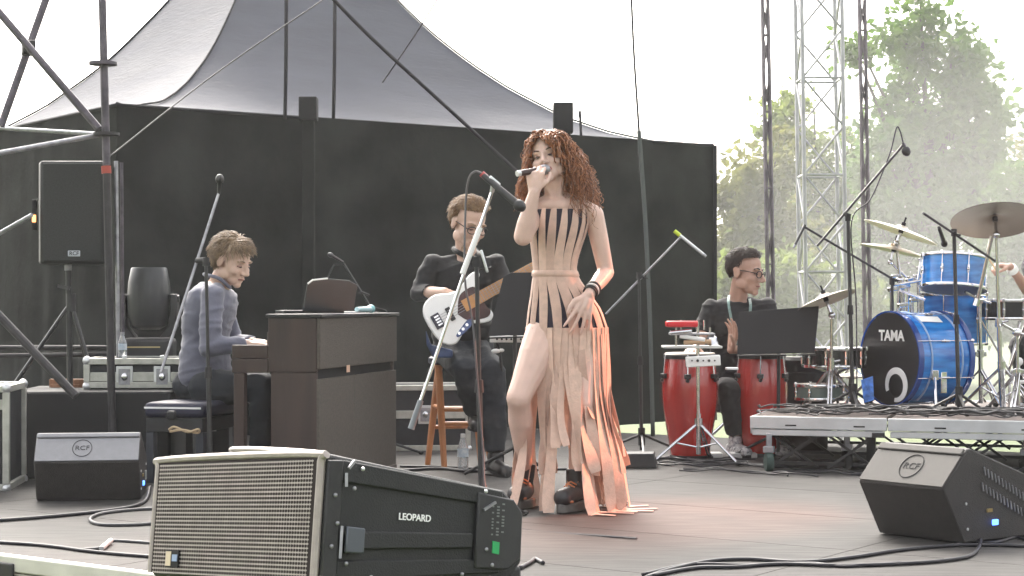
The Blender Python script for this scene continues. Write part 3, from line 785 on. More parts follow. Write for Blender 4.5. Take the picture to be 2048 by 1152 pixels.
# ---------------------------------------------------------------- cases and the black plinth at the left
m_ply = mat('dark_case_ply', (.016, .016, .02), .6, var=.3, scale=20)
m_brass = mat('old_aluminium_edge', (.44, .44, .40), .45, metal=.5, var=.15, scale=20)
def boxed(nm, lab, cat, c, size, yaw, m, group=None, lid=None, bev=.008):
    t = thing(nm, lab, cat, c, group)
    mb = MB(); mb.box(V(c) + V((0, 0, size[2] / 2)), size, yaw); mb.build('case_body', m, t, bevel=bev)
    return t
c = P(178, 0, 9.75); c.z = 0
t = thing('drape_plinth', 'low black draped platform behind the left monitor', 'platform', c)
mb = MB(); mb.box(c + V((0, .3, .235)), (.86, .7, .47), .05); mb.build('drape', M_['matte'], t, bevel=.015)
def flight_case(c, size, yaw, label, nlatch, lidf=.55):
    t = thing('flight_case', label, 'flight case', c, 'flight cases with metal edges')
    a = V((math.cos(yaw), math.sin(yaw), 0)); b = V((-math.sin(yaw), math.cos(yaw), 0)); up = V((0, 0, 1))
    L, D, Hh = size
    pt = lambda x, y, z: V(c) + a * x + b * y + up * z
    mb = MB(); mb.obox(pt(0, 0, Hh / 2), a * (L / 2 - .006), b * (D / 2 - .006), up * (Hh / 2 - .006)); mb.build('case_panel', m_ply, t)
    e = .034
    for z in (e / 2, Hh - e / 2):
        for y in (-D / 2, D / 2):
            mb = MB(); mb.obox(pt(0, y, z), a * (L / 2), b * e * .5, up * e * .5); mb.build('edge_profile', m_brass, t, bevel=.003)
        for x in (-L / 2, L / 2):
            mb = MB(); mb.obox(pt(x, 0, z), a * e * .5, b * (D / 2 - e), up * e * .5); mb.build('edge_profile', m_brass, t, bevel=.003)
    for x in (-L / 2, L / 2):
        for y in (-D / 2, D / 2):
            mb = MB(); mb.obox(pt(x, y, Hh / 2), a * e * .5, b * e * .5, up * (Hh / 2 - e)); mb.build('edge_profile', m_brass, t, bevel=.003)
            for z in (.012, Hh - .012):
                mb = MB(); mb.ell(pt(x, y, z), .026, n=10, m=6); mb.build('ball_corner', M_['alu'], t)
    zl = Hh * lidf
    for y in (-D / 2 - .002, D / 2 + .002):
        mb = MB(); mb.obox(pt(0, y, zl), a * (L / 2 - .01), b * .006, up * .026); mb.build('lid_profile', m_brass, t, bevel=.003)
    for k in range(nlatch):
        x = -L / 2 + L * (k + 1) / (nlatch + 1)
        mb = MB(); mb.obox(pt(x, -D / 2 - .010, zl), a * .046, b * .004, up * .060); la = mb.build('butterfly_latch', M_['alu'], t, bevel=.010)
        mb = MB(); mb.obox(pt(x, -D / 2 - .0155, zl), a * .032, b * .002, up * .044); mb.build('latch_dish', M_['steel'], la, bevel=.006)
        mb = MB(); mb.ell(pt(x, -D / 2 - .019, zl), (.018, .006, .022), n=10, m=6); mb.build('latch_knob', M_['chrome'], la)
        mb = MB(); mb.obox(pt(x, -D / 2 - .008, Hh * .97), a * .012, b * .006, up * .022); mb.build('strap_plate', M_['alu'], t, bevel=.003)
    return t
flight_case(V((-2.885, 9.3, 0)), (.62, .5, .53), .10, 'black flight case with pale metal edges cut by the left edge', 1, .82)
c2 = P(290, 0, 10.1); flight_case(V((c2.x, 10.22, .475)), (.62, .45, .165), .06, 'shallow flight case with latches on the black platform', 2, .38)
# rack case below the bench
c = P(372, 0, 10.55); c.z = 0
t = thing('effects_rack', 'dark rack case with pale labels behind the piano bench', 'rack case', c)
mb = MB(); mb.box(c + V((0, .2, .22)), (.46, .4, .44), .1); mb.build('rack_shell', M_['black'], t, bevel=.008)
for x, z, w_, h_ in ((-.14, .40, .09, .022), (-.14, .34, .06, .02), (-.14, .30, .06, .01), (.03, .305, .07, .008), (-.14, .195, .055, .032), (.03, .20, .12, .034), (.155, .21, .04, .03), (.2, .27, .02, .10)):
    mb = MB(); mb.box(c + V((x, -.004 + x * .1, z)), (w_, .008, h_), .1); mb.build('label_strip', mat('grey_label', (.42, .42, .40), .6), t)
mb = MB(); mb.tube(curve_pts([bp_(-.31, -.02, .285), bp_(-.325, .02, .30), bp_(-.32, .09, .275), bp_(-.325, .15, .29), bp_(-.31, .14, .27), bp_(-.325, .06, .285), bp_(-.32, -.01, .275)], 6), .007, 5)
alone(mb, 'cable_coil', mat('tan_rope', (.50, .38, .24), .8), 'tan cord knotted on the side of the piano bench', 'cord')
# dark case between piano and stool
flight_case(V((P(845, 0, 11.6).x, 11.75, 0)), (.55, .4, .42), .1, 'low dark case on the floor between piano and bar stool', 1)
# things on the plinth: bottle, blocks
def bottle(p, h, label, m_b, capm):
    t = thing('water_bottle', label, 'bottle', p, 'plastic water bottles')
    r = h * .15
    mb = MB(); mb.lathe([(r * .8, 0), (r, h * .04), (r, h * .3), (r * .93, h * .36), (r, h * .42), (r, h * .62), (r * .5, h * .84), (r * .42, h * .9)], p, n=18); mb.build('bottle_body', m_b, t)
    mb = MB(); mb.lathe([(r * 1.015, h * .38), (r * 1.015, h * .6)], p, n=18, caps=False); mb.build('bottle_label', mat('bluish_label', (.32, .42, .52), .6, col2=(.65, .68, .70), scale=30), t)
    mb = MB(); mb.lathe([(r * .45, h * .9), (r * .45, h), (0, h)], p, n=14); mb.build('cap', capm, t)
m_pet = mat('clear_plastic', (.75, .78, .80), .12, spec=.8); m_pet.node_tree.nodes['Principled BSDF'].inputs['Transmission Weight'].default_value = .75
bottle(FL(926, 942), .21, 'clear water bottle standing by the bar stool legs', m_pet, M_['white'])
q = P(245, 722, 10.25); bottle(q, .165, 'small clear bottle standing on the shallow flight case', m_pet, mat('grey_cap', (.3, .3, .32), .5))
for px, lab in ((123, 'left one of two short tan wood blocks behind the platform'), (165, 'right one of two short tan wood blocks behind the platform')):
    p = P(px, 779, 10.2); mb = MB(); mb.box(p + V((0, 0, .03)), (.13, .05, .06), .05); mb.box(p + V((-.03, -.03, .018)), (.05, .02, .03), .05)
    alone(mb, 'wood_block', mat('tan_wood', (.27, .13, .07), .7, var=.3, scale=20), lab, 'wood block', 'tan wood blocks', bevel=.004)

# moving head lamp
c = P(298, 700, 10.6)
t = thing('moving_head_lamp', 'black moving head stage lamp standing behind the pianist', 'stage lamp', c)
mb = MB(); mb.box(c + V((0, 0, .01)), (.30, .26, .12), .1); b_ = mb.build('lamp_base', M_['black'], t, bevel=.02)
mb = MB(); mb.box(c + V((-.01, -.134, .02)), (.20, .006, .008), .1); mb.build('base_trim', mat('brass_trim', (.5, .4, .2), .4), b_)
mb = MB(); mb.lathe([(.06, .12), (.10, .14), (.122, .20), (.128, .30), (.12, .40), (.105, .48), (.10, .485), (.085, .47), (.02, .46)], c, n=28); mb.build('lamp_head', mat('satin_black_plastic', (.03, .032, .034), .35, var=.2), t)
for s in (-1, 1):
    mb = MB(); mb.loft([[c + V((s * (x - w2), -.05, z)), c + V((s * (x + w2), -.05, z)), c + V((s * (x + w2), .05, z)), c + V((s * (x - w2), .05, z))] for x, w2, z in ((.10, .03, .075), (.145, .022, .14), (.152, .02, .26), (.148, .02, .33))]); mb.build('yoke_arm', M_['black'], t, bevel=.008)
    mb = MB(); mb.cyl(c + V((s * .12, 0, .30)), c + V((s * .178, 0, .30)), .022); mb.build('tilt_knob', M_['steelblack'], t)

# PA loudspeaker on its stand
A_ = lambda px, py, dy=0: P(px, py, 10.0 + dy)
a0, a1 = A_(72, 322), A_(212, 322); zb = A_(0, 528).z; zt = a0.z
cx, wd = (a0.x + a1.x) / 2, a1.x - a0.x
t = thing('pa_loudspeaker', 'large black loudspeaker box on a stand at the left', 'loudspeaker', V((cx, 10.15, zb)))
mb = MB(); mb.prism([V((cx - wd / 2 + .03, 9.98, 0)), V((cx + wd / 2, 9.98, 0)), V((cx + wd / 2 - .06, 10.36, 0)), V((cx - wd / 2 + .02, 10.36, 0)), V((cx - wd / 2 - .0, 10.06, 0))], V((0, 0, zt - zb)))
for i, p in enumerate(mb.v): mb.v[i] = p + V((0, 0, zb))
mb.build('cabinet', m_cab, t, bevel=.014)
mb = MB(); mb.obox(V((cx + .014, 9.972, (zt + zb) / 2)), V((wd / 2 - .03, 0, 0)), V((0, .006, 0)), V((0, 0, (zt - zb) / 2 - .014))); mb.build('front_grille', mat('black_mesh', (.02, .022, .022), .75, var=.3, scale=120, bump=.4, bscale=300), t, bevel=.006)
mb = MB(); mb.obox(A_(148, 507, -.036), V((.034, 0, 0)), V((0, .003, 0)), V((0, 0, .016))); pl_ = mb.build('name_plate', mat('steel_plate', (.45, .48, .52), .4), t, bevel=.003)
text('RCF', .030, A_(148, 507, -.0395), V((1, 0, 0)), V((0, 0, 1)), M_['matte'], pl_, bold=.02)
mb = MB(); mb.obox(A_(69, 430, -.01), V((.010, 0, 0)), V((0, .02, 0)), V((0, 0, .085))); h_ = mb.build('side_handle', M_['matte'], t, bevel=.004)
mb = MB(); mb.obox(A_(68, 437, -.033), V((.010, 0, 0)), V((0, .003, 0)), V((0, 0, .020))); mb.build('orange_lamp', emit('orange_glow', (1, .42, .12), .8), h_)
mb = MB(); mb.cyl(A_(136, 541, .1), A_(136, 529, .1), .02); mb.build('pole_socket', M_['steel'], t)
b0 = V((A_(142, 0, .1).x, 10.1, .475 if False else 0.0))
t = thing('speaker_stand', 'black tripod stand carrying the left loudspeaker', 'speaker stand', b0)
mb = MB(); mb.cyl(V((b0.x, 10.1, .05)), A_(137, 541, .1), .017); mb.build('pole', M_['steelblack'], t)
hub = V((b0.x, 10.1, .95))
mb = MB(); mb.cyl(hub - V((0, 0, .05)), hub + V((0, 0, .05)), .028); mb.build('collar', M_['steelblack'], t)
for dx, dy in ((-.62, -.12), (.3, -.1), (.15, .4)):
    mb = MB(); mb.tube([hub, V((b0.x + dx, 10.1 + dy, .012))], .012, 8); mb.build('leg', M_['steelblack'], t)
mb = MB(); mb.bar(A_(115, 572, .05), A_(140, 577, .06), .02, .02); mb.build('clamp_lever', M_['steelblack'], t)

# ---------------------------------------------------------------- bar stool
m_wood = mat('orange_stool_wood', (.42, .17, .065), .45, var=.22, scale=6, stretch=(3, 3, .4))
sY = 10.45
sc_ = P(912, 0, sY); t = thing('bar_stool', 'orange wooden bar stool under the bass player', 'stool', V((sc_.x, sY, 0)))
zs = P(0, 713, sY).z
mb = MB(); mb.lathe([(.15, zs - .045), (.162, zs - .035), (.162, zs - .008), (.15, zs)], V((sc_.x, sY, 0)), n=26); mb.build('seat', m_navy, t)
tops = [(-.10, -.08), (.10, -.08), (.10, .09), (-.10, .09)]; bots = [(-.05, -.16), (.20, -.12), (.15, .17), (-.155, .12)]
bots = [(-.062, -.15), (.21, -.12), (.14, .17), (-.17, .10)]
for (x, y), (bx, by) in zip(tops, bots):
    mb = MB(); mb.tube([V((sc_.x + x, sY + y, zs - .046)), V((sc_.x + (x + bx) / 2, sY + (y + by) / 2, (zs - .046) / 2)), V((sc_.x + bx, sY + by, 0))], [.023, .022, .017], 10); mb.build('leg', m_wood, t)
lv = lambda k, z: V((sc_.x, sY, 0)) + V((tops[k][0] * z / zs + bots[k][0] * (1 - z / zs), tops[k][1] * z / zs + bots[k][1] * (1 - z / zs), z))
for a, b, z in ((0, 1, .335), (0, 1, .255), (1, 2, .30), (2, 3, .33), (3, 0, .345), (2, 3, .22)):
    mb = MB(); mb.cyl(lv(a, z), lv(b, z), .0125, n=8); mb.build('rung', m_wood, t)

# ---------------------------------------------------------------- microphone stands
MICG = 'microphone stands'
m_clip = mat('grey_clip', (.10, .10, .11), .5)
def micstand(label, Y, foot_px, pole, boom, top_m='steelblack', boom_m='steelblack', z0=0.0, legs=.32, feet='tripod', counter=None, r=.009, lower_r=.012, brY=None, spin=.5):
    """pole: [(px,py) bottom, (px,py) top]; boom: [(px,py,dY), (px,py,dY)] back end and microphone end"""
    a, b = P(*pole[0], Y), P(*pole[1], Y)
    k = (z0 - a.z) / (b.z - a.z); a = a + (b - a) * k
    t = thing('microphone_stand', label, 'microphone stand', a, MICG)
    mid = a + (b - a) * .52
    mb = MB(); mb.cyl(a + V((0, 0, .02)), mid, lower_r); mb.build('lower_tube', M_['steelblack'], t)
    mb = MB(); mb.cyl(mid, b, r); mb.build('upper_tube', M_[top_m], t)
    mb = MB(); mb.cyl(mid - V((0, 0, .03)), mid + V((0, 0, .025)), lower_r * 1.6, lower_r * 1.35); mb.build('clutch', M_['rubber'], t)
    if feet == 'tripod':
        for k in range(3):
            an = spin + k * 2.094
            e = a + V((math.cos(an) * legs, math.sin(an) * legs, .012))
            mb = MB(); mb.tube([a + V((0, 0, .12)), e], .0085, 7); mb.build('leg', M_['steelblack'], t)
            mb = MB(); mb.ell(e, (.018, .018, .012), n=8, m=5); mb.build('foot', M_['rubber'], t)
        mb = MB(); mb.cyl(a + V((0, 0, .05)), a + V((0, 0, .16)), .022); mb.build('leg_hub', M_['rubber'], t)
    else:
        mb = MB(); mb.lathe([(.13, 0), (.135, .008), (.12, .02), (.03, .03), (.015, .05)], a, n=28); mb.build('round_base', M_['steelblack'], t)
    if boom:
        p, q = P(boom[0][0], boom[0][1], Y + boom[0][2]), P(boom[1][0], boom[1][1], Y + boom[1][2])
        mb = MB(); mb.cyl(p, q, .0075, n=8); mb.build('boom', M_[boom_m], t)
        f = max(0, min(1, (b - p).dot(q - p) / (q - p).length_squared)); c = p + (q - p) * f
        mb = MB(); mb.cyl(b - V((0, 0, .03)), b + V((0, 0, .012)), .017); mb.tube([b, c], .015, 8); mb.build('boom_clamp', M_['rubber'], t)
        mb = MB(); mb.tube([c, c + V((.03, -.03, -.01))], .006, 6); mb.build('clamp_handle', M_['rubber'], t)
        if counter:
            e = p + (q - p).normalized() * counter
            mb = MB(); mb.cyl(p, e, .0145, .013); mb.build('counterweight', mat('grey_sleeve', (.16, .18, .19), .4, metal=.3), t)
    return t
MG = 'microphones on stands'
def mic(label, tail, head, Y, dy0=0, dy1=0, r=.014, style='hand', body='steelblack', headm='steelblack', cable=None, rh=None):
    a, b = P(*tail, Y + dy0), P(*head, Y + dy1)
    d = (b - a).normalized(); t = thing('microphone', label, 'microphone', a, MG)
    L = (b - a).length; rh = rh or r * 1.6
    if style == 'hand':
        mb = MB(); mb.cyl(a, b - d * rh * 1.3, r * .8, r * 1.1); mb.build('grip', M_[body], t)
        mb = MB(); mb.lathe([(rh * .8, -rh * .2), (rh, rh * .3), (rh, rh * .55), (rh * .9, rh * 1.1), (rh * .5, rh * 1.6), (0, rh * 1.75)], b - d * rh * 1.75, d, 16); mb.build('head', M_[headm], t)
    else:
        mb = MB(); mb.cyl(a, b, r); mb.build('body', M_[body], t)
        mb = MB(); mb.cyl(b, b + d * .02, r * 1.04, r * .9); mb.build('capsule', M_['steel'], t)
    if cable:
        mb = MB(); mb.tube(curve_pts([P(*c) for c in cable], 8), .0042, 6); alone(mb, 'cable', M_['cable'], label.split(' on ')[0] + ' lead hanging along its stand' if len(label.split()) < 11 else 'microphone lead', 'cable', 'microphone leads')
    return t
# the spare microphone before the singer
micstand('nearest microphone stand whose long pale boom crosses the bass player', 7.8, None, [(963, 1000), (953, 520)], [(822, 858, -.06), (986, 378, .06)], boom_m='chrome', counter=.13, r=.0095, lower_r=.0125, legs=.3, spin=.9)
mb = MB(); mb.cyl(P(925, 548, 7.79), P(960, 455, 7.82), .0125); o = mb.build('boom_sleeve', M_['white'], bpy.data.objects['microphone_stand'])
mb = MB(); mb.bar(P(962, 500, 7.74), P(975, 545, 7.74), .022, .012); mb.build('stand_handle', M_['alu'], bpy.data.objects['microphone_stand'], bevel=.004)
t = mic('black microphone clipped on the nearest stand before the singer', (966, 350), (1049, 420), 7.8, .04, -.06, r=.0165, rh=.026)
mb = MB(); mb.tube([P(984, 384, 7.85), P(987, 366, 7.83)], .011, 8); mb.obox(P(988, 364, 7.83), V((.022, 0, -.018)), V((0, .016, 0)), V((.008, 0, .01))); mb.build('mic_clip', M_['alu'], t, bevel=.003)
mb = MB(); mb.cyl(P(963, 347, 7.84), P(972, 355, 7.84), .014); mb.build('red_ring', mat('red_ring', (.4, .05, .05), .5), t)
mb = MB(); mb.tube(curve_pts([P(964, 347, 7.84), P(950, 343, 7.86), P(937, 360, 7.88), P(931, 420, 7.9), P(930, 560, 7.85), P(945, 640, 7.8), P(955, 760, 7.77), P(966, 900, 7.76), P(973, 985, 7.7), V((-.02, 7.6, .006)), V((.5, 7.2, .006))], 8), .0048, 6)
alone(mb, 'cable', mat('grey_lead', (.07, .065, .07), .5), 'grey lead looping down the nearest microphone stand', 'cable', 'microphone leads')
# pianist's vocal stand
micstand('tall black microphone stand before the pianist', 8.95, None, [(420, 900), (412, 520)], [(322, 745, -.10), (438, 385, .16)], boom_m='steel', spin=.2)
mic('round headed black microphone on the stand above the pianist', (438, 388), (440, 348), 9.11, 0, -.02, r=.011, rh=.022)
# stand behind the piano
micstand('slim microphone stand rising behind the piano lid', 11.1, None, [(748, 900), (746, 622)], [(752, 632, 0), (688, 528, 0)], r=.007)
mb = MB(); mb.tube([P(690, 528, 11.1), P(668, 529, 11.1), P(650, 566, 11.08)], .006, 6); mb.tube([P(738, 590, 11.1), P(720, 583, 11.05)], .008, 6); mb.build('drop_arm', M_['steelblack'], bpy.data.objects['microphone_stand.002'])
mic('small dark microphone above the piano laptop', (686, 524), (656, 507), 11.1, 0, -.05, r=.010)
# percussion overhead
micstand('tripod microphone stand between singer and congas', 11.35, None, [(1283, 890), (1278, 548)], [(1212, 628, .1), (1360, 476, -.1)], boom_m='steel', legs=.27)
t = mic('slim pale microphone with a yellow ring pointing at the congas', (1349, 462), (1407, 509), 11.25, 0, -.05, r=.010, style='pencil', body='alu')
mb = MB(); mb.cyl(P(1349, 462, 11.25), P(1360, 471, 11.24), .013); mb.build('yellow_ring', mat('yellow_ring', (.45, .55, .03), .5), t)
# drum microphones (stand on the riser)
RZ = .307
micstand('tall dark overhead stand with a long boom above the drums', 10.7, None, [(1706, 830), (1696, 432)], [(1634, 492, .05), (1808, 288, -.05)], z0=RZ, r=.011, legs=.2)
t = mic('ball foam microphone at the top of the tall drum boom', (1806, 286), (1816, 312), 10.65, 0, -.03, r=.010, rh=.0265)
mb = MB(); mb.tube(curve_pts([P(1806, 285, 10.65), P(1800, 262, 10.66), P(1793, 256, 10.66), P(1782, 300, 10.67), P(1765, 345, 10.68), P(1740, 400, 10.7), P(1703, 445, 10.72), P(1712, 600, 10.72), P(1714, 800, 10.72)], 8), .0042, 6)
alone(mb, 'cable', M_['cable'], 'lead of the tall drum overhead looping above its boom', 'cable', 'microphone leads')
micstand('dark boom stand slanting down to the chrome drum rack', 11.2, None, [(1790, 830), (1784, 560)], [(1792, 562, 0), (1606, 452, -.1)], z0=RZ, r=.009, legs=.18)
t = mic('thin pencil microphone hanging at the left of the drums', (1610, 450), (1590, 490), 11.1, 0, -.05, r=.008, style='pencil')
micstand('black boom stand standing right before the blue bass drum', 10.35, None, [(1918, 830), (1908, 462)], [(1990, 522, .1), (1846, 426, -.1)], z0=RZ, r=.011, legs=.2)
mic('short black microphone pointing at the blue tom', (1878, 455), (1890, 492), 10.3, 0, .15, r=.012)
# ---------------------------------------------------------------- people
def remesh(mb, voxel, it=4, post=None):
    """one continuous skin round the overlapping shapes collected in mb"""
    me = mb.mesh('tmp')
    bm = bmesh.new(); bm.from_mesh(me); bmesh.ops.recalc_face_normals(bm, faces=bm.faces); bm.to_mesh(me); bm.free()
    o = bpy.data.objects.new('tmp', me); COL.objects.link(o)
    r = o.modifiers.new('r', 'REMESH'); r.mode = 'VOXEL'; r.voxel_size = voxel
    s = o.modifiers.new('s', 'SMOOTH'); s.factor = .5; s.iterations = it
    dg = bpy.context.evaluated_depsgraph_get()
    out = bpy.data.meshes.new_from_object(o.evaluated_get(dg))
    bpy.data.objects.remove(o)
    if post:
        out.update()
        nr = [V(v.normal) for v in out.vertices]
        for v in out.vertices: v.co = post(V(v.co), nr[v.index])
        out.update()
    return out
def skin_part(name, mb, voxel, mat_, parent, it=4, post=None):
    me = remesh(mb, voxel, it, post); me.name = name
    me.transform(Matrix.Translation(-ORG[parent.name]))
    me.materials.clear(); me.materials.append(mat_); me.shade_smooth()
    return link_mesh(name, me, parent)
def cap(mb, p0, p1, r0, r1, n=14):
    mb.tube([p0, p1], [r0, r1], n); mb.ell(p0, r0, n=n, m=8); mb.ell(p1, r1, n=n, m=8)
def limb(mb, pts, rs, n=14):
    for i in range(len(pts) - 1): cap(mb, V(pts[i]), V(pts[i + 1]), rs[i], rs[i + 1], n)
def along(a, b, f): return a + (b - a) * f

def arm(mb, sh, el, wr, s=1.0, k=1.0):
    limb(mb, [sh, along(sh, el, .35), along(sh, el, .8), el], [.050 * s * k, .046 * s * k, .038 * s * k, .036 * s * k])
    limb(mb, [el, along(el, wr, .3), along(el, wr, .8), wr], [.036 * s * k, .040 * s * k, .028 * s * k, .025 * s * k])
def leg(mb, hip, kn, an, s=1.0):
    limb(mb, [hip, along(hip, kn, .4), along(hip, kn, .85), kn], [.090 * s, .078 * s, .056 * s, .053 * s])
    limb(mb, [kn, along(kn, an, .3), along(kn, an, .75), an], [.052 * s, .056 * s, .036 * s, .033 * s])
def hand(mb, w_, d, n, t, curls=(.3, .4, .45, .5), s=1.0, thumb=.3, fan=.07):
    """w_: wrist; d: along the palm; n: out of the palm; t: towards the thumb; curls: bend of each finger, index first"""
    d = d.normalized(); n = (n - d * n.dot(d)).normalized(); t = (t - d * t.dot(d) - n * t.dot(n)).normalized()
    kn = [.034, .011, -.012, -.033]
    Ls = [(.042, .025, .019), (.046, .028, .021), (.043, .026, .020), (.034, .020, .017)]
    for i in range(4):
        k = w_ + d * ((.090 - abs(i - 1) * .004) * s) + t * kn[i] * s
        cap(mb, w_ + t * kn[i] * .55 * s + d * .012 * s, k, .0135 * s, .0115 * s, 10)
        a, p = 0.0, k
        side = t * ((1.2 - i) * fan)
        for q, L in enumerate(Ls[i]):
            a += curls[i] * (1.0, 1.15, .8)[q]
            dd = ((d + side) * math.cos(a) + n * math.sin(a)).normalized()
            e = p + dd * L * s
            cap(mb, p, e, (.0098 - .0012 * q) * s, (.0088 - .0012 * q) * s, 9); p = e
    cap(mb, w_ + d * .03 * s, w_ + d * .06 * s, .02 * s, .018 * s, 10)
    b = w_ + d * .022 * s + t * .018 * s
    p1 = b + (t * .75 + d * .62 + n * thumb).normalized() * .045 * s
    p2 = p1 + (t * .25 + d * .85 + n * thumb * 1.5).normalized() * .032 * s
    p3 = p2 + (t * .0 + d * .9 + n * thumb * 1.7).normalized() * .026 * s
    cap(mb, b, p1, .015 * s, .012 * s, 10); cap(mb, p1, p2, .0115 * s, .0105 * s, 9); cap(mb, p2, p3, .0105 * s, .008 * s, 9)

class Head:
    def __init__(s, c, yaw=0, pitch=0, roll=0, k=1.0):
        """yaw > 0 turns the face to the viewer's right, pitch > 0 looks down, roll > 0 tips the crown to the viewer's right"""
        s.c = V(c); s.k = k
        s.M = Matrix.Rotation(R(yaw), 3, 'Z') @ Matrix.Rotation(R(roll), 3, 'Y') @ Matrix.Rotation(R(pitch), 3, 'X')
    def p(s, x, y, z): return s.c + s.M @ (V((x, y, z)) * s.k)
    def d(s, x, y, z): return s.M @ V((x, y, z))
    def loc(s, w_): return (s.M.transposed() @ (w_ - s.c)) / s.k
    def shapes(s, mb, fem=False, open_mouth=0.0):
        E = lambda c, r: mb.ell(s.p(*c), tuple(x * s.k for x in r), s.M, 18, 12)
        j = .9 if fem else 1.0
        E((0, .014, .038), (.074, .092, .082)); E((0, -.030, -.015), (.064 * (j + .03), .060, .088)); E((0, -.042, -.072 - open_mouth * .4), (.048 * j, .046, .036)); E((0, -.072, -.096 - open_mouth), (.022 * j, .020, .018))
        for x in (-1, 1):
            E((x * .040, -.056, -.026), (.026, .026, .026)); E((x * .052 * j, -.012, -.062), (.018, .036, .030)); E((x * .030, -.074, .027), (.024, .0095, .0095))
            E((x * .077, .016, -.008), (.009, .020, .032)); E((x * .080, .024, .006), (.007, .016, .018))
            E((x * .014, -.099, -.030), (.010, .011, .008))
        mb.tube([s.p(0, -.086, .020), s.p(0, -.100, -.004), s.p(0, -.113, -.024), s.p(0, -.098, -.036)], [.009 * s.k, .0095 * s.k, .012 * s.k, .009 * s.k], 10)
        E((0, -.110, -.026), (.0115, .011, .010))
        E((0, -.083, -.056), (.024, .012, .010)); E((0, -.080, -.068 - open_mouth), (.020, .012, .009))
    def post(s, fn=None):
        def f(co, nr):
            l = s.loc(co)
            if l.length < .16:
                for x in (-1, 1):
                    q = (l.x - x * .032) ** 2 / .020 ** 2 + (l.z - .006) ** 2 / .012 ** 2
                    if q < 4 and l.y < -.03: co = co + s.M @ V((0, .011 * math.exp(-q), 0)) * s.k
                q = l.x ** 2 / .03 ** 2 + (l.z + .062) ** 2 / .0025 ** 2
                if q < 4 and l.y < -.05: co = co + s.M @ V((0, .004 * math.exp(-q), 0)) * s.k
            return fn(co, nr) if fn else co
        return f
    def features(s, parent, brow_m, lip_m, lid=.35, mouth=0.0, glasses=None, brow_t=.004):
        """eyes, brows and lips are meshes of their own"""
        for x in (-1, 1):
            mb = MB(); mb.ell(s.p(x * .031, -.0715, .004), (.0165 * s.k, .009 * s.k, .0085 * s.k * (1 - lid * .6)), s.M, 14, 8)
            e = mb.build('eye', M_['eyewhite'] if lid < .5 else M_['lid'], parent, smooth=180)
            mb = MB(); mb.ell(s.p(x * .031, -.0790, .003 - .004 * lid), (.0072 * s.k, .0025 * s.k, (.0062 - .0045 * lid) * s.k), s.M, 10, 6); mb.build('iris', M_['lash'], e, smooth=180)
            mb = MB(); mb.tube(curve_pts([s.p(x * .047, -.068, .004 - .004 * lid), s.p(x * .031, -.0812, .0125 - .015 * lid), s.p(x * .016, -.077, .003 - .003 * lid)], 4), .0021 * s.k, 6); mb.build('upper_lash', M_['lash'], e, smooth=180)
            mb = MB(); mb.tube(curve_pts([s.p(x * .054, -.066, .024), s.p(x * .037, -.0815, .0325), s.p(x * .016, -.0845, .0280)], 4), [brow_t * .5 * s.k] + [brow_t * s.k] * 7 + [brow_t * .7 * s.k], 6); mb.build('eyebrow', brow_m, parent, smooth=180)
        if mouth:
            mb = MB(); mb.ell(s.p(.0, -.090, -.0635 - mouth * .4), (.021 * s.k, .006 * s.k, mouth * s.k), s.M, 14, 8); mb.build('open_mouth', M_['mouth'], parent, smooth=180)
            mb = MB(); mb.tube(curve_pts([s.p(-.024, -.086, -.060), s.p(-.01, -.097, -.0555), s.p(.01, -.097, -.0555), s.p(.024, -.086, -.060)], 4), .0042 * s.k, 7)
            mb.tube(curve_pts([s.p(-.024, -.086, -.061 - mouth * .3), s.p(-.01, -.096, -.066 - mouth), s.p(.01, -.096, -.066 - mouth), s.p(.024, -.086, -.061 - mouth * .3)], 4), .0048 * s.k, 7); mb.build('lips', lip_m, parent, smooth=180)
        else:
            mb = MB(); mb.tube(curve_pts([s.p(-.023, -.086, -.062), s.p(0, -.0955, -.060), s.p(.023, -.086, -.062)], 5), .0034 * s.k, 7); mb.build('lips', lip_m, parent, smooth=180)
        if glasses:
            mb = MB()
            for x in (-1, 1):
                pts = [s.p(x * .033 + .024 * math.cos(a), -.100 + .012 * abs(x * .033 + .024 * math.cos(a)) / .06, .002 + .018 * math.sin(a)) for a in [k * 2 * math.pi / 16 for k in range(17)]]
                mb.tube(pts, .0026 * s.k, 6, caps=False)
                mb.tube([s.p(x * .057, -.088, .006), s.p(x * .074, -.03, .008), s.p(x * .079, .02, .004)], .0025 * s.k, 6)
            mb.tube([s.p(-.010, -.101, .007), s.p(.010, -.101, .007)], .0028 * s.k, 6); mb.build('glasses', glasses, parent, smooth=180)
M_['eyewhite'] = mat('eye_white', (.55, .52, .50), .3)
M_['lid'] = mat('eyelid_skin', (.34, .20, .16), .5)
M_['lash'] = mat('dark_lashes', (.025, .014, .010), .5)
M_['mouth'] = mat('mouth_inside', (.10, .025, .02), .5)

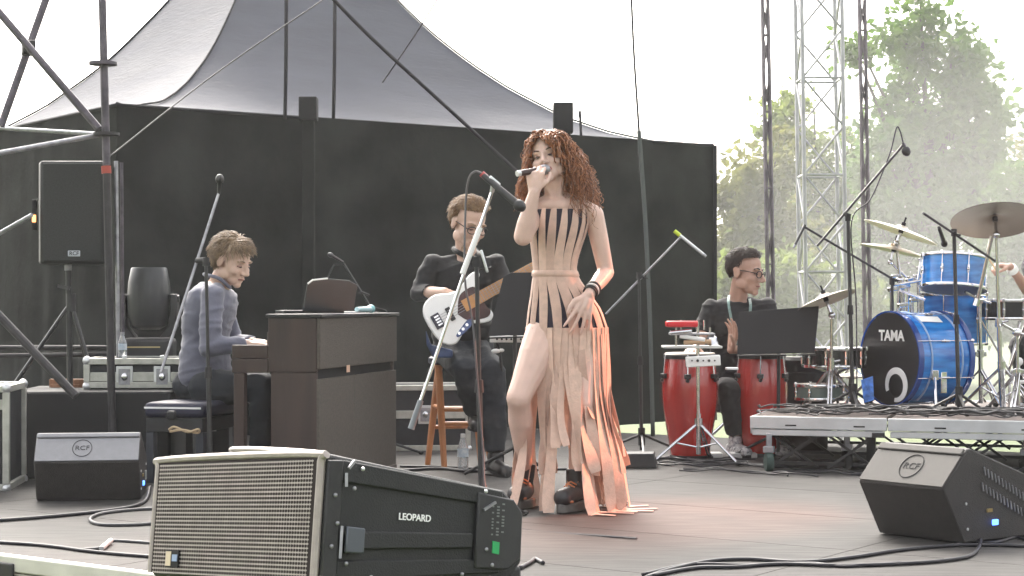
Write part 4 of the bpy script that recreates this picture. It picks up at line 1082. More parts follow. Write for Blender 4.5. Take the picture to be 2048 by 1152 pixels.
def short_hair(parent, hd, m, n=520, L=.055, wave=.3, seed=1, top=1.3, front=.62, fwd=0.0, side_z=-.35, lift=.35, name='hair'):
    rnd = random.Random(seed); mb = MB()
    c0 = V((0, .014, .038)); rr = V((.0765, .0945, .0845))
    def ok(d):
        if d.y < -.15: return d.z > front - .25 * (d.y + .15)
        if d.y < .25: return d.z > (-.12 if abs(d.x) < .9 else -.05)
        return d.z > side_z - .25
    # close cap under the locks
    base = MB(); nn, mm = 36, 22; idx = {}; vs = []; fs = []
    for i in range(mm + 1):
        for k in range(nn):
            t = math.pi * i / mm; a = 2 * math.pi * k / nn
            d = V((math.sin(t) * math.cos(a), math.sin(t) * math.sin(a), math.cos(t)))
            vs.append((d, hd.p(*(c0 + V((d.x * rr.x, d.y * rr.y, d.z * rr.z)) * (1.02 + .03 * noise.noise(d * 4))))))
    for i in range(mm):
        for k in range(nn):
            q = (i * nn + k, (i + 1) * nn + k, (i + 1) * nn + (k + 1) % nn, i * nn + (k + 1) % nn)
            if all(ok(vs[j][0]) for j in q): fs.append(q)
    mb.add([v for _, v in vs], fs)
    cnt = 0
    while cnt < n * 4:
        d = V((rnd.gauss(0, 1), rnd.gauss(0, 1), rnd.gauss(.25, 1))).normalized()
        if not ok(d): continue
        cnt += 1
        s_ = c0 + V((d.x * rr.x, d.y * rr.y, d.z * rr.z))
        flow = V((d.x * .5 + rnd.gauss(0, wave * .5), .5 * (1 - fwd * 2) + rnd.gauss(0, wave * .4), -.55 * (1 - d.z)))
        if d.y < -.1: flow = V((d.x * .8 + rnd.gauss(0, wave * .6), .6, .15)) if fwd < .2 else V((d.x * .8 + rnd.gauss(0, wave), -.05, .25))
        if d.y < -.1 and .2 < fwd < .29: flow = V((d.x * .6 + .45 + rnd.gauss(0, wave * .6), -.12, -.1))
        flow = (flow - d * flow.dot(d)).normalized()
        l = L * rnd.uniform(.6, 1.2) * (top if d.z > .5 else 1.0) * (.8 if d.y < -.1 and .2 < fwd < .29 else 1)
        ph = rnd.uniform(0, 6.28); sd_ = d.cross(flow)
        pts = []
        for q in range(6):
            f = q / 5
            p = s_ + flow * l * f + d * (l * lift * rnd.uniform(.5, 1.1) * .75 * math.sin(f * 2.0)) + sd_ * (wave * .022 * math.sin(ph + f * 4.5) * f)
            p.z -= l * .12 * f * f
            pts.append(hd.p(*p))
        r = rnd.uniform(.0013, .0030) * hd.k
        mb.tube(pts, [r * .8, r, r, r * .85, r * .6, r * .2], 4, caps=False)
    return mb.build(name, m, parent, smooth=180, fixn=False)

def torso_loft(mb, pel, chest, neck, lat, s=1.0, inf=0.0, low=-.09, depth=1.0, n=26, waist=1.0, top=True):
    """rings of a trunk from the seat to the neck along pel > chest > neck"""
    ctrl = curve_pts([pel, chest, neck], 10); m = len(ctrl) - 1
    prof = [(0, .150, .108), (.10, .163, .118), (.22, .158, .112), (.36, .146 * waist, .102), (.52, .156, .108), (.68, .172, .116), (.80, .178, .110), (.90, .160, .090), (.96, .100, .068), (1.0, .060, .056)]
    up0 = (chest - pel).normalized()
    rings = []
    def ring(c, up, a, b):
        l = (lat - up * lat.dot(up)).normalized(); f = up.cross(l)
        return [c + l * (math.cos(q) * a) + f * (math.copysign(abs(math.sin(q)) ** .92, math.sin(q)) * b) for q in [2 * math.pi * k / n for k in range(n)]]
    rings.append(ring(pel + up0 * low * s, up0, (.10 + inf) * s, (.085 + inf) * s))
    for t, a, b in prof:
        i = t * m; i0 = min(int(i), m - 1); c = ctrl[i0] + (ctrl[i0 + 1] - ctrl[i0]) * (i - i0)
        up = (ctrl[min(i0 + 2, m)] - ctrl[max(i0 - 1, 0)]).normalized()
        if not top and t > .97: continue
        rings.append(ring(c, up, (a + inf) * s, (b * depth + inf) * s))
    mb.loft(rings)
def wrinkle(amp, fr, seed=0.0, st=V((1, 1, 1)), fn2=None):
    def f(co, nr):
        q = V((co.x * st.x, co.y * st.y, co.z * st.z)) * fr + V((seed, seed * 1.7, 0))
        q = V((q.x * .9 + q.z * .5, q.y * .8, (q.z * .9 - q.x * .45)))
        w1 = noise.noise(V((q.x * .45, q.y * .45, q.z))); w1 = max(0, 1 - abs(w1) * 4.5)
        w2 = noise.noise(V((q.x * .5, q.y * .5, q.z * .5 + 7))); w2 = max(0, 1 - abs(w2) * 5)
        return co + nr * (amp * (w1 * 1.1 + w2 * .8 - .5))
    return f
def shoe(name, parent, an, toe_dir, m, floor, L=.27, sole_m=None, wd=.046, hgt=.07):
    d = V((toe_dir.x, toe_dir.y, 0)).normalized(); side = V((-d.y, d.x, 0))
    heel = V((an.x, an.y, floor)) - d * .055
    mb = MB()
    limb(mb, [heel + V((0, 0, .042)), heel + d * L * .45 + V((0, 0, .036)), heel + d * L * .82 + V((0, 0, .028))], [.040, wd * .95, wd * .92])
    cap(mb, V((an.x, an.y, floor + hgt + .03)), heel + d * .06 + V((0, 0, .045)), .045, .042)
    flat = lambda co, nr: V((co.x, co.y, max(co.z, floor + .014)))
    o = skin_part(name, mb, .008, m, parent, 5, flat)
    mb = MB(); pts = []
    for k in range(20):
        a = 2 * math.pi * k / 20
        e = math.cos(a); wdt = wd * (1.02 if e > -.2 else .85)
        pts.append(heel + d * (L * .42 + e * L * .57) + side * math.sin(a) * wdt + V((0, 0, .0)))
    mb.prism(pts, V((0, 0, .022))); mb.build('sole', sole_m or M_['rubber'], o, bevel=.004)
    return o

m_skin = mat('fair_skin', (.54, .37, .295), .48, var=.05, scale=14, spec=.4)
m_skinp = mat('pale_rosy_skin', (.66, .465, .39), .42, var=.09, scale=9, spec=.45)
m_skint = mat('tanned_skin', (.41, .25, .19), .48, var=.05, scale=14, spec=.4)
for q in (m_skin, m_skinp, m_skint):
    b = q.node_tree.nodes['Principled BSDF']; b.inputs['Subsurface Weight'].default_value = .12; b.inputs['Subsurface Radius'].default_value = (.012, .005, .003); b.inputs['Subsurface Scale'].default_value = 1.0
m_lip = mat('lips', (.30, .12, .10), .4)
m_hairb = mat('sandy_hair', (.13, .085, .05), .5, col2=(.30, .21, .13), scale=38)
m_haird = mat('dark_brown_hair', (.022, .014, .011), .5, col2=(.05, .032, .024), scale=38)
m_hairl = mat('light_brown_hair', (.15, .085, .045), .5, col2=(.30, .19, .10), scale=38)
m_shirtb = mat('slate_blue_shirt', (.115, .118, .16), .75, var=.15, scale=5, bump=.35, bscale=26, sheen=.3)
m_blackc = mat('black_cotton', (.009, .009, .011), .85, var=.3, scale=6, bump=.3, bscale=28, sheen=.1)
m_jean = mat('dark_jeans', (.012, .015, .021), .8, var=.3, scale=7, bump=.35, bscale=30)
m_shoe = mat('dark_shoe_leather', (.02, .018, .018), .4)

def man(label, root, J, hd, skin, hair, shirt, trousers, sleeve, hands, floor, lat, toe, glasses=None, s=1.0, hair_kw={}, wr_amp=.006, beard=None, shirt_kw={}, shoes=m_shoe, legs=True, brow=None, lid=.7):
    t = thing('person', label, 'person', root, 'musicians on the stage')
    neck, chest, pel = J['neck'], J['chest'], J['pel']
    mb = MB(); hd.shapes(mb)
    cap(mb, neck - V((0, 0, .02)), hd.p(0, .02, -.05), .060 * s, .055 * s)
    torso_loft(mb, pel, chest, neck, lat, s * .9)
    for i in range(2):
        arm(mb, J['sh'][i], J['el'][i], J['wr'][i], s)
        hand(mb, J['wr'][i], *hands[i])
        if legs: leg(mb, J['hip'][i], J['kn'][i], J['an'][i], s)
    skin_part('body', mb, .0058, skin, t, 3, hd.post())
    hd.features(t, brow or hair, m_lip, lid=lid, glasses=glasses)
    # shirt
    mb = MB(); torso_loft(mb, pel, chest, neck, lat, s, .012, top=False, **shirt_kw)
    for i in range(2):
        sh, el, wr = J['sh'][i], J['el'][i], J['wr'][i]
        limb(mb, [along(neck, sh, .35) - V((0, 0, .03)), along(neck, sh, .75) - V((0, 0, .022)), sh - V((0, 0, .012))], [.050 * s, .056 * s, .060 * s])
        if sleeve > 1:
            limb(mb, [sh, along(sh, el, .5), el], [.062 * s, .058 * s, .052 * s]); mb.tube([el, along(el, wr, .5), along(el, wr, sleeve - 1)], [.053 * s, .048 * s, .040 * s], 16)
        else:
            mb.tube([sh, along(sh, el, .5), along(sh, el, sleeve)], [.062 * s, .062 * s, .060 * s], 16); mb.ell(sh, .062 * s)
    skin_part('shirt', mb, .009, shirt, t, 3, wrinkle(wr_amp, 9, root[0] if not hasattr(root, 'x') else root.x, V((1, 1, 2.0))))
    if legs:
        mb = MB()
        mb.ell(pel - V((0, 0, .02)), (.175 * s, .135 * s, .12 * s))
        for i in range(2):
            h, k, a = J['hip'][i], J['kn'][i], J['an'][i]
            limb(mb, [h, along(h, k, .5), k], [.100 * s, .088 * s, .072 * s]); mb.tube([k, along(k, a, .4), along(k, a, .95)], [.072 * s, .068 * s, .058 * s], 16)
        skin_part('trousers', mb, .010, trousers, t, 3, wrinkle(.006, 12, 3.3))
        for i in range(2): shoe('shoe', t, J['an'][i], toe[i], shoes, floor[i])
    short_hair(t, hd, hair, **hair_kw)
    return t

# the pianist, bent over the keys, seen from his right side
Yp = 9.85
q = lambda x, y, dy=0: P(x, y, Yp + dy)
PF = V((.974, -.225, 0)); PLt = V((.225, .974, 0))      # the way he faces, and towards his left
hd = Head(q(466, 522, 0), yaw=60, pitch=25, roll=0, k=1.10)
J = dict(pel=q(410, 762, .02), chest=q(414, 650, .03), neck=q(437, 566, .02), sh=(q(425, 592, -.17), q(432, 588, .19)), el=(q(418, 694, -.26), q(470, 690, .25)), wr=(q(497, 688, -.20), q(505, 684, .10)),
         hip=(q(415, 775, -.10), q(415, 775, .12)), kn=(q(528, 772, -.14), q(530, 775, .10)), an=(q(520, 905, -.10), q(540, 905, .06)))
for k in ('an',): J[k] = tuple(V((p.x, p.y, .09)) for p in J[k])
hn = [(V((1, -.05, -.05)), V((0, 0, -1)), V((-.2, 1, 0)), (.28, .28, .3, .3), 1.05), (V((1, -.1, -.05)), V((0, 0, -1)), V((.2, -1, 0)), (.28, .28, .3, .3), 1.05)]
t = man('seated pianist in a slate blue shirt bending over the piano keys', V((J['pel'].x, Yp, 0)), J, hd, m_skin, m_hairb, m_shirtb, m_jean, 1.93, hn, (0, 0), PLt, (PF, PF), hair_kw=dict(n=700, L=.072, wave=.28, seed=3, top=1.1, front=.46, lift=.2, fwd=.25), wr_amp=.006, s=1.05)
mb = MB()      # open collar
nk_ = J['neck']
mb.tube(curve_pts([nk_ + V((.075, -.045, -.03)), nk_ + V((.02, -.085, .022)), nk_ + V((-.06, -.05, .045)), nk_ + V((-.075, .02, .045)), nk_ + V((-.03, .075, .03)), nk_ + V((.06, .05, -.02))], 6), [.007] + [.0105] * 29 + [.006], 8)
mb.build('collar', m_shirtb, t)

# the bass player on the bar stool
Yb = 10.3
q = lambda x, y, dy=0: P(x, y, Yb + dy)
hd = Head(q(938, 448, -.03), yaw=34, pitch=26, roll=4, k=1.16)
J = dict(pel=q(925, 690, .10), chest=q(926, 600, .08), neck=q(934, 512, .03), sh=(q(866, 530, .0), q(990, 530, .05)), el=(q(838, 586, -.02), q(1022, 610, .0)), wr=(q(890, 584, -.26), q(1036, 606, -.25)),
         hip=(q(905, 706, .05), q(945, 706, .05)), kn=(q(932, 740, -.32), q(985, 745, -.30)), an=(q(950, 840, -.16), q(990, 905, -.34)))
J['an'] = (V((J['an'][0].x, J['an'][0].y, .32)), V((J['an'][1].x, J['an'][1].y, .10)))
hn = [(V((.62, -.25, -.75)), V((-.1, .9, -.2)), V((.8, .2, .5)), (.30, .32, .36, .42), 1.12, .15), (V((-.2, -.1, 1)), V((-.1, .9, .2)), V((-.9, -.2, .1)), (.7, .7, .7, .7), .95, .4)]
bassist = man('bass player in a black shirt with curly light brown hair looking down', V((J['pel'].x, Yb, .02)), J, hd, m_skin, m_hairl, m_blackc, m_jean, 1.12, hn, (.235, .0), V((1, .15, 0)), (V((.1, -1, 0)), V((.35, -1, 0))), glasses=M_['black'], hair_kw=dict(n=620, L=.050, wave=.55, seed=9, top=1.2, front=.42, lift=.32), s=1.04)
mb = MB()
for k in range(60):
    rnd = random.Random(k); a = rnd.uniform(-1, 1)
    p = hd.p(a * .034, -.082 + abs(a) * .03, -.088 + rnd.uniform(-.02, .015)); mb.tube([p, p + hd.d(a * .3, -.5, -.8) * .016], [.004, .001], 5, caps=False)
mb.build('goatee', m_hairl, bassist, smooth=180)
mb = MB(); nk_ = J['neck']
mb.tube(curve_pts([nk_ + V((.05, -.07, -.03)), nk_ + V((-.05, -.07, .02)), nk_ + V((-.07, .03, .045)), nk_ + V((.04, .06, .04)), nk_ + V((.075, -.03, -.01))], 6), .014, 8); mb.build('collar', m_blackc, bassist)

# the percussionist between the congas
Yq = 11.45
q = lambda x, y, dy=0: P(x, y, Yq + dy)
hd = Head(q(1491, 545, -.02), yaw=60, pitch=10, roll=3, k=1.19)
J = dict(pel=q(1468, 772, .1), chest=q(1470, 690, .08), neck=q(1476, 594, .04), sh=(q(1422, 618, .02), q(1534, 614, .04)), el=(q(1402, 682, -.0), q(1545, 695, -.06)), wr=(q(1392, 698, -.30), q(1462, 700, -.30)),
         hip=(q(1450, 785, .05), q(1495, 785, .05)), kn=(q(1458, 778, -.36), q(1520, 775, -.36)), an=(q(1470, 880, -.30), q(1540, 880, -.25)))
J['an'] = tuple(V((p.x, p.y, .12)) for p in J['an'])
hn = [(V((-.4, -1, -.1)), V((0, 0, -1)), V((1, -.2, 0)), (.25, .25, .3, .3), 1.05), (V((.12, -.2, 1)), V((-.9, -.4, .1)), V((.3, -1, .1)), (.2, .22, .25, .3), 1.15, .4)]
perc = man('percussionist in a black tee shirt and glasses looking to the right', V((J['pel'].x, Yq, 0)), J, hd, m_skint, m_haird, m_blackc, m_blackc, .72, hn, (0, 0), V((1, .1, 0)), (V((.3, -1, 0)), V((.4, -1, 0))), glasses=M_['black'], hair_kw=dict(n=620, L=.029, wave=.22, seed=5, top=1.55, front=.42, lift=.32, fwd=.3), s=1.0, shoes=mat('patterned_shoe', (.10, .10, .12), .6, col2=(.6, .6, .6), scale=60))
mb = MB(); nk_ = J['neck']; n0 = V((.0, -1, 0))
lan = mat('grey_green_lanyard', (.16, .24, .22), .6, var=.4, scale=60)
for pts in ([q(1458, 590, .02), q(1457, 606, -.10), q(1463, 640, -.135), q(1474, 690, -.13)], [q(1499, 596, .02), q(1501, 612, -.105), q(1497, 640, -.135), q(1478, 690, -.13)]):
    cp = curve_pts(pts, 6); mb.ribbon(cp, V((1, 0, 0)), .017, V((0, -1, 0)), .003)
mb.build('lanyard', lan, perc)
mb = MB(); p = q(1470, 800, .1); p.z = 0
t = thing('drum_throne', 'black round drum stool under the percussionist', 'stool', p, 'drum stools')
def throne(t, p, zz):
    mb = MB(); mb.lathe([(.15, zz - .075), (.165, zz - .06), (.165, zz - .015), (.14, zz)], p, n=22); mb.build('seat', m_blackc, t)
    mb = MB(); mb.cyl(p + V((0, 0, .12)), p + V((0, 0, zz - .07)), .016); mb.build('post', M_['chrome'], t)
    for k in range(3):
        a = .6 + 2.094 * k; mb = MB(); mb.tube([p + V((0, 0, .24)), p + V((.25 * math.cos(a), .25 * math.sin(a), .01))], .011, 8); mb.build('leg', M_['chrome'], t)
throne(t, p, J['pel'].z - .09)

# the drummer, mostly outside the picture
Yd = 12.0
q = lambda x, y, dy=0: P(x, y, Yd + dy)
hd = Head(q(2135, 440, 0), yaw=-35, pitch=8, roll=0, k=1.12)
J = dict(pel=q(2115, 695, .1), chest=q(2112, 600, .08), neck=q(2120, 505, .04), sh=(q(2062, 528, .0), q(2180, 528, .05)), el=(q(2070, 600, -.25), q(2190, 610, -.1)), wr=(q(2020, 533, -.45), q(2120, 620, -.40)),
         hip=(q(2095, 705, .05), q(2135, 705, .05)), kn=(q(2040, 690, -.36), q(2140, 690, -.36)), an=(q(2050, 800, -.40), q(2150, 800, -.3)))
J['an'] = tuple(V((p.x, p.y, RZ + .09)) for p in J['an'])
hn = [(V((-1, -.2, .1)), V((0, .1, -1)), V((0, -1, 0)), (1.0, 1.05, 1.1, 1.1), 1.05), (V((-.8, -.5, 0)), V((0, 0, -1)), V((.3, -1, 0)), (1.0, 1.0, 1.0, 1.0), 1.0)]
t = man('drummer in black partly cut by the right edge behind the cymbals', V((J['pel'].x, Yd, RZ)), J, hd, m_skint, m_haird, m_blackc, m_blackc, .7, hn, (RZ, RZ), V((1, .1, 0)), (V((-.3, -1, 0)), V((-.1, -1, 0))), hair_kw=dict(n=300, L=.045, wave=.3, seed=15))
mb = MB(); d = (J['el'][0] - J['wr'][0]).normalized(); mb.cyl(J['wr'][0] + d * .01, J['wr'][0] + d * .05, .034, .036, 16); mb.build('wrist_band', M_['white'], t)
p = q(2115, 790, .1); p.z = RZ
t = thing('drum_throne', 'black round drum stool under the drummer at the right edge', 'stool', p, 'drum stools'); throne(t, p, J['pel'].z - .09 - RZ)
w0 = J['wr'][0]
mb = MB(); mb.tube([w0 + V((-.06, .1, -.05)), w0 + V((-.10, -.05, -.03)), w0 + V((-.22, -.28, .06))], [.007, .007, .0045], 8)
alone(mb, 'drum_stick', mat('pale_stick', (.5, .36, .2), .5), 'pale drum stick held by the drummer at the right edge', 'drum stick', smooth=180)
# ---------------------------------------------------------------- the singer
Ys = 8.24
q = lambda x, y, dy=0: P(x, y, Ys + dy)
root = q(1120, 1022); root.z = 0
singer = thing('person', 'curly haired woman singing in a long beige fringed strip dress', 'person', root, 'musicians on the stage')
hd = Head(q(1096, 318, -.02), yaw=-14, pitch=-4, roll=-13, k=.99)
m_navy2 = mat('black_navy_fabric', (.016, .010, .022), .7, var=.2)
m_strip = mat('beige_strip_fabric', (.69, .50, .405), .6, var=.09, scale=30, bump=.2, bscale=90, trans=.12, sheen=.2)
m_hairs = mat('auburn_hair_curl_shade', (.085, .031, .015), .42, col2=(.46, .19, .082), scale=55)  # strand tones vary; the dark end paints in shadow between the curls
t_ = m_strip.node_tree; b_ = t_.nodes['Principled BSDF']; s_ = b_.inputs['Base Color'].links[0].from_socket      # each strip its own tone
oi = t_.nodes.new('ShaderNodeObjectInfo'); rp_1 = t_.nodes.new('ShaderNodeValToRGB')
rp_1.color_ramp.elements[0].color = (.78, .72, .70, 1); rp_1.color_ramp.elements[1].color = (1.12, 1.10, 1.08, 1)
mx_ = t_.nodes.new('ShaderNodeMixRGB'); mx_.blend_type = 'MULTIPLY'; mx_.inputs['Fac'].default_value = 1
t_.links.new(oi.outputs['Random'], rp_1.inputs['Fac']); t_.links.new(s_, mx_.inputs[1]); t_.links.new(rp_1.outputs['Color'], mx_.inputs[2]); t_.links.new(mx_.outputs['Color'], b_.inputs['Base Color'])
# trunk rings measured from the photograph: row, centre, half width in photo pixels, depth ratio
RW = [(405, 1122, 52, .62), (418, 1121, 53, .68), (445, 1119, 55, .82), (470, 1116, 52, .84), (500, 1112, 45, .80), (525, 1110, 40, .82), (545, 1110, 38.5, .84), (565, 1114, 45, .82), (590, 1122, 56, .78), (620, 1130, 69, .74), (655, 1134, 77, .72), (690, 1134, 79, .70)]
def trunk(y):
    for a, b in zip(RW, RW[1:]):
        if y <= b[0] or b is RW[-1]:
            f = (y - a[0]) / (b[0] - a[0]); f = max(0, min(1, f)) if y < 690 else f
            return [a[i] + (b[i] - a[i]) * f for i in range(1, 4)]
def tp(y, th, off=0.0):
    """point of the dress surface: photo row, angle from the front (positive to the viewer's right)"""
    cx, hw, dr = trunk(y)
    c = q(cx, y); k = Ys / F
    return c + V((math.sin(th) * (hw * k + off), -math.cos(th) * (hw * k * dr + off) + .02, 0))
mb = MB(); hd.shapes(mb, fem=True, open_mouth=.008)
neck0, neck1 = q(1113, 402, .03), hd.p(0, .022, -.05)
cap(mb, neck0, neck1, .052, .047)
for x in (-.02, .022): mb.tube([hd.p(x * 2.6, .02, -.06), q(1113, 400, -.035) + V((x * .5, 0, 0))], .012, 8)
shL, shR = q(1069, 430, .02), q(1188, 430, .03)
limb(mb, [neck0, along(neck0, shL, .5) + V((0, 0, .012)), shL], [.050, .045, .042]); limb(mb, [neck0, along(neck0, shR, .5) + V((0, 0, .012)), shR], [.050, .047, .046])
n = 28; rings = []
for y in [403] + [r[0] for r in RW[1:]]:
    rings.append([tp(y, 2 * math.pi * k / n, -.006) for k in range(n)])
mb.loft(rings)
mb.ell(q(1120, 412, .0), (.098, .066, .05));
elL, wrL = q(1046, 473, -.17), q(1069, 384, -.205)
elR, wrR = q(1212, 545, .06), q(1178, 588, -.12)
limb(mb, [shL, along(shL, elL, .5), elL], [.045, .044, .042]); limb(mb, [elL, along(elL, wrL, .3), along(elL, wrL, .85), wrL], [.043, .043, .029, .026])
limb(mb, [shR, along(shR, elR, .4), elR], [.046, .044, .037]); limb(mb, [elR, along(elR, wrR, .3), along(elR, wrR, .9), wrR], [.038, .038, .027, .0245])
# the hand round the microphone at her mouth, and the one resting on her hip
micA, micB = q(1036, 347, -.235), q(1098, 338, -.148)
md = (micB - micA).normalized()
hand(mb, wrL, V((.05, -.06, 1)), V((.25, .95, .1)), V((1, -.15, .15)), (.95, .95, .95, .95), .98, .45, .03)
hand(mb, wrR, V((-.30, -.18, -.9)), V((-.35, .9, -.05)), V((-.9, -.35, .2)), (.10, .16, .14, .22), 1.06, .05, .24)
hipL, knL, anL = q(1092, 668, .0), q(1037, 796, -.14), q(1050, 940, .14)
hipR, knR, anR = q(1166, 668, .0), q(1164, 806, -.08), q(1152, 940, .0)
anL.z, anR.z = max(.12, anL.z), max(.10, anR.z)
for h, k, a in ((hipL, knL, anL), (hipR, knR, anR)):
    limb(mb, [h, along(h, k, .35), along(h, k, .8), k], [.096, .085, .062, .056]); limb(mb, [k, along(k, a, .12), along(k, a, .32), along(k, a, .75), a], [.055, .052, .057, .040, .036])
skin_part('body', mb, .0056, m_skinp, singer, 3, hd.post())
hd.features(singer, mat('dark_brow', (.06, .03, .02), .6), mat('rosy_lips', (.36, .12, .11), .35), lid=.52, mouth=.0085, brow_t=.0032)
# dress: dark bodice and yoke under light strips that merge at the waist
def shell(name, y0, y1, off, m, th0=-math.pi, th1=math.pi, step=8):
    mb = MB(); ys = [y0 + (y1 - y0) * i / step for i in range(step + 1)]; n = 44
    out = [[tp(y, th0 + (th1 - th0) * k / n, off) for k in range(n + 1)] for y in ys]
    inn = [[tp(y, th0 + (th1 - th0) * k / n, off - .004) for k in range(n + 1)] for y in reversed(ys)]
    mb.loft(out + inn + [out[0]], caps=False, closed=False)
    return mb.build(name, m, singer, smooth=50)
shell('bodice', 419, 547, .006, m_navy2); shell('yoke', 547, 662, .007, m_navy2)
rnd = random.Random(12)
NS = 16
TH0 = R(-14)
def strip(y0, y1, th, wf, off, name, steps=9, sw=lambda f: 0):
    mb = MB(); rings = []
    pitch = 2 * math.pi / NS
    for i in range(steps + 1):
        f = i / steps; y = y0 + (y1 - y0) * f; hw = pitch * wf(y) / 2; c = th + sw(f)
        a = [tp(y, c + hw * (k / 2 - 1), off + (.0012 if k in (1, 2, 3) else 0)) for k in range(5)]
        b = [tp(y, c + hw * (k / 2 - 1), off - .002) for k in range(4, -1, -1)]
        rings.append(a + b)
    mb.loft(rings)
    return mb.build(name, m_strip, singer, smooth=40)
for k in range(NS):
    th = TH0 + 2 * math.pi * k / NS
    jit = rnd.uniform(-.06, .06)
    top_w = .40 + .14 * rnd.random()
    close = rnd.uniform(492, 532) + 16 * abs(math.sin(th))
    strip(417, 549, th + jit * .3, lambda y: top_w + (1.03 - top_w) * min(1, max(0, (y - 419) / (close - 419))) ** .9, .0105, 'bodice_strip', sw=lambda f, j=jit: j * f * .6)
    st = rnd.uniform(556, 576)
    bw = .50 + .14 * rnd.random()
    strip(550, 668, th - jit * .3, lambda y: 1.03 - (1.03 - bw) * min(1, max(0, (y - st) / (662 - st))) ** .8, .0115, 'yoke_strip', sw=lambda f, j=jit: j * f * .5)
mb = MB(); rings = []
for y, o_ in ((541, .0135), (543, .018), (551, .018), (553, .0135)):
    rings.append([tp(y, 2 * math.pi * k / 44, o_) for k in range(44)])
mb.loft(rings, caps=False); mb.build('waistband', m_strip, singer, smooth=60)
# free strips hanging from the yoke to the floor
def fringe(th, length, wd, seed, flare, start=655, trail=0.0):
    r_ = random.Random(seed); n = 22
    p0 = tp(start, th, .013); out = V((math.sin(th), -math.cos(th) * .8, 0)).normalized(); tan = V((math.cos(th), math.sin(th), 0))
    ztop, zbot = p0.z, max(.006, p0.z - length)
    pts, sd_, wds, nrm = [], [], [], []
    ph, ph2 = r_.uniform(0, 6), r_.uniform(0, 6); dr = r_.uniform(-.05, .05)
    tw = r_.uniform(-.5, .5)
    for i in range(n + 1):
        f = i / n; z = ztop + (zbot - ztop) * f
        o = flare * f ** 2.2 + .020 * math.sin(ph + f * 7) * f
        s_ = dr * f + .014 * math.sin(ph2 + f * 6) * f
        p = V((p0.x, p0.y, z)) + out * o + tan * s_ + V((.03 * f ** 4, 0, 0))
        pts.append(p)
        a = tw * f + .85 * math.sin(ph + f * 5) * f
        sd_.append((tan * math.cos(a) + out * math.sin(a)).normalized()); wds.append(wd * (1 + .12 * math.sin(ph2 + f * 9)) * (1 if f < .97 else .8))
    if trail:
        for i in range(1, 5):
            pts.append(V((pts[n].x, pts[n].y, .006)) + (out + tan * .3 + V((.4, 0, 0))) * trail * i / 4); sd_.append(sd_[n]); wds.append(wd * (.8 - .1 * i))
    for i in range(len(pts)):
        t_ = (pts[min(i + 1, len(pts) - 1)] - pts[max(i - 1, 0)]).normalized()
        s2 = (sd_[i] - t_ * sd_[i].dot(t_)).normalized(); sd_[i] = s2; nrm.append(s2.cross(t_))
    mb = MB(); mb.ribbon(pts, sd_, wds, nrm, .0022)
    return mb.build('fringe_strip', m_strip, singer, smooth=50)
k = 0
th = R(-36)
while th < R(300):
    w_ = rnd.uniform(.030, .062); deg = math.degrees(th)
    front = deg < 95
    if front and 26 < deg < 33: th += R(8); continue         # the slit where the dark gap shows
    fl = rnd.uniform(.02, .07) if front else rnd.uniform(.03, .12)
    ln = rnd.uniform(.78, .93)
    if -24 < deg < 18: ln = rnd.uniform(.50, .66)
    if -40 < deg <= -24: ln = rnd.uniform(.90, .935); fl = rnd.uniform(.02, .05)
    fringe(th, ln + (.0 if rnd.random() < .75 or deg < 18 else -.22), w_, k, fl, trail=(rnd.uniform(.05, .14) if rnd.random() < .35 and deg > 10 else 0))
    th += R(rnd.uniform(6.0, 11.0)) if deg < 150 else R(rnd.uniform(11, 17)); k += 1
th = R(-8); k = 300
while th < R(175):          # an under layer of narrower strips
    fringe(th, rnd.uniform(.62, .93) if math.degrees(th) > 22 else rnd.uniform(.35, .6), rnd.uniform(.022, .04), k, rnd.uniform(.0, .05), start=668, trail=rnd.uniform(.05, .12) if rnd.random() < .25 and math.degrees(th) > 25 else 0)
    th += R(rnd.uniform(12, 22)); k += 1
# boots
m_boot = mat('black_boot', (.018, .016, .018), .45, var=.2)
m_sole = mat('worn_grey_sole', (.085, .08, .075), .6, var=.3, scale=20)
def boot(an, toe, fl):
    d = V((toe[0], toe[1], 0)).normalized(); side = V((-d.y, d.x, 0)); heel = V((an.x, an.y, fl)) - d * .05
    mb = MB()
    limb(mb, [heel + V((0, 0, .085)), heel + d * .12 + V((0, 0, .075)), heel + d * .205 + V((0, 0, .070))], [.043, .045, .044])
    cap(mb, V((an.x, an.y, fl + .10)), heel + d * .06 + V((0, 0, .08)), .045, .044); mb.tube([V((an.x, an.y, fl + .09)), along(V((an.x, an.y, fl + .10)), an, 1) + V((0, 0, .07))], [.046, .047], 16)
    o = skin_part('boot', mb, .007, m_boot, singer, 3, lambda co, nr: V((co.x, co.y, max(co.z, fl + .04))))
    pts = [heel + d * (.092 + math.cos(a) * .152) + side * math.sin(a) * .050 for a in [2 * math.pi * j / 22 for j in range(22)]]
    mb = MB(); mb.prism([p + V((0, 0, .002)) for p in pts], V((0, 0, .044))); mb.build('platform_sole', m_sole, o, bevel=.006)
    mb = MB()
    for j in range(5):
        c = heel + d * (.085 + j * .022) + V((0, 0, .142 - j * .010)); mb.tube([c - side * .026 - V((0, 0, .010)), c + d * .006 + V((0, 0, .004)), c + side * .026 - V((0, 0, .010))], .0038, 6)
    mb.build('laces', mat('orange_laces', (.55, .20, .08), .6), o)
    mb = MB(); mb.tube([heel + d * .20 - side * .048 + V((0, 0, .055)), heel + d * .236 + V((0, 0, .055)), heel + d * .20 + side * .048 + V((0, 0, .055))], .006, 6); mb.build('welt_band', mat('orange_welt', (.45, .14, .06), .6), o)
boot(V((anL.x + .01, anL.y, .13)), (-.35, -1), .0); boot(V((anR.x + .0, anR.y, .12)), (-.45, -1), .0)
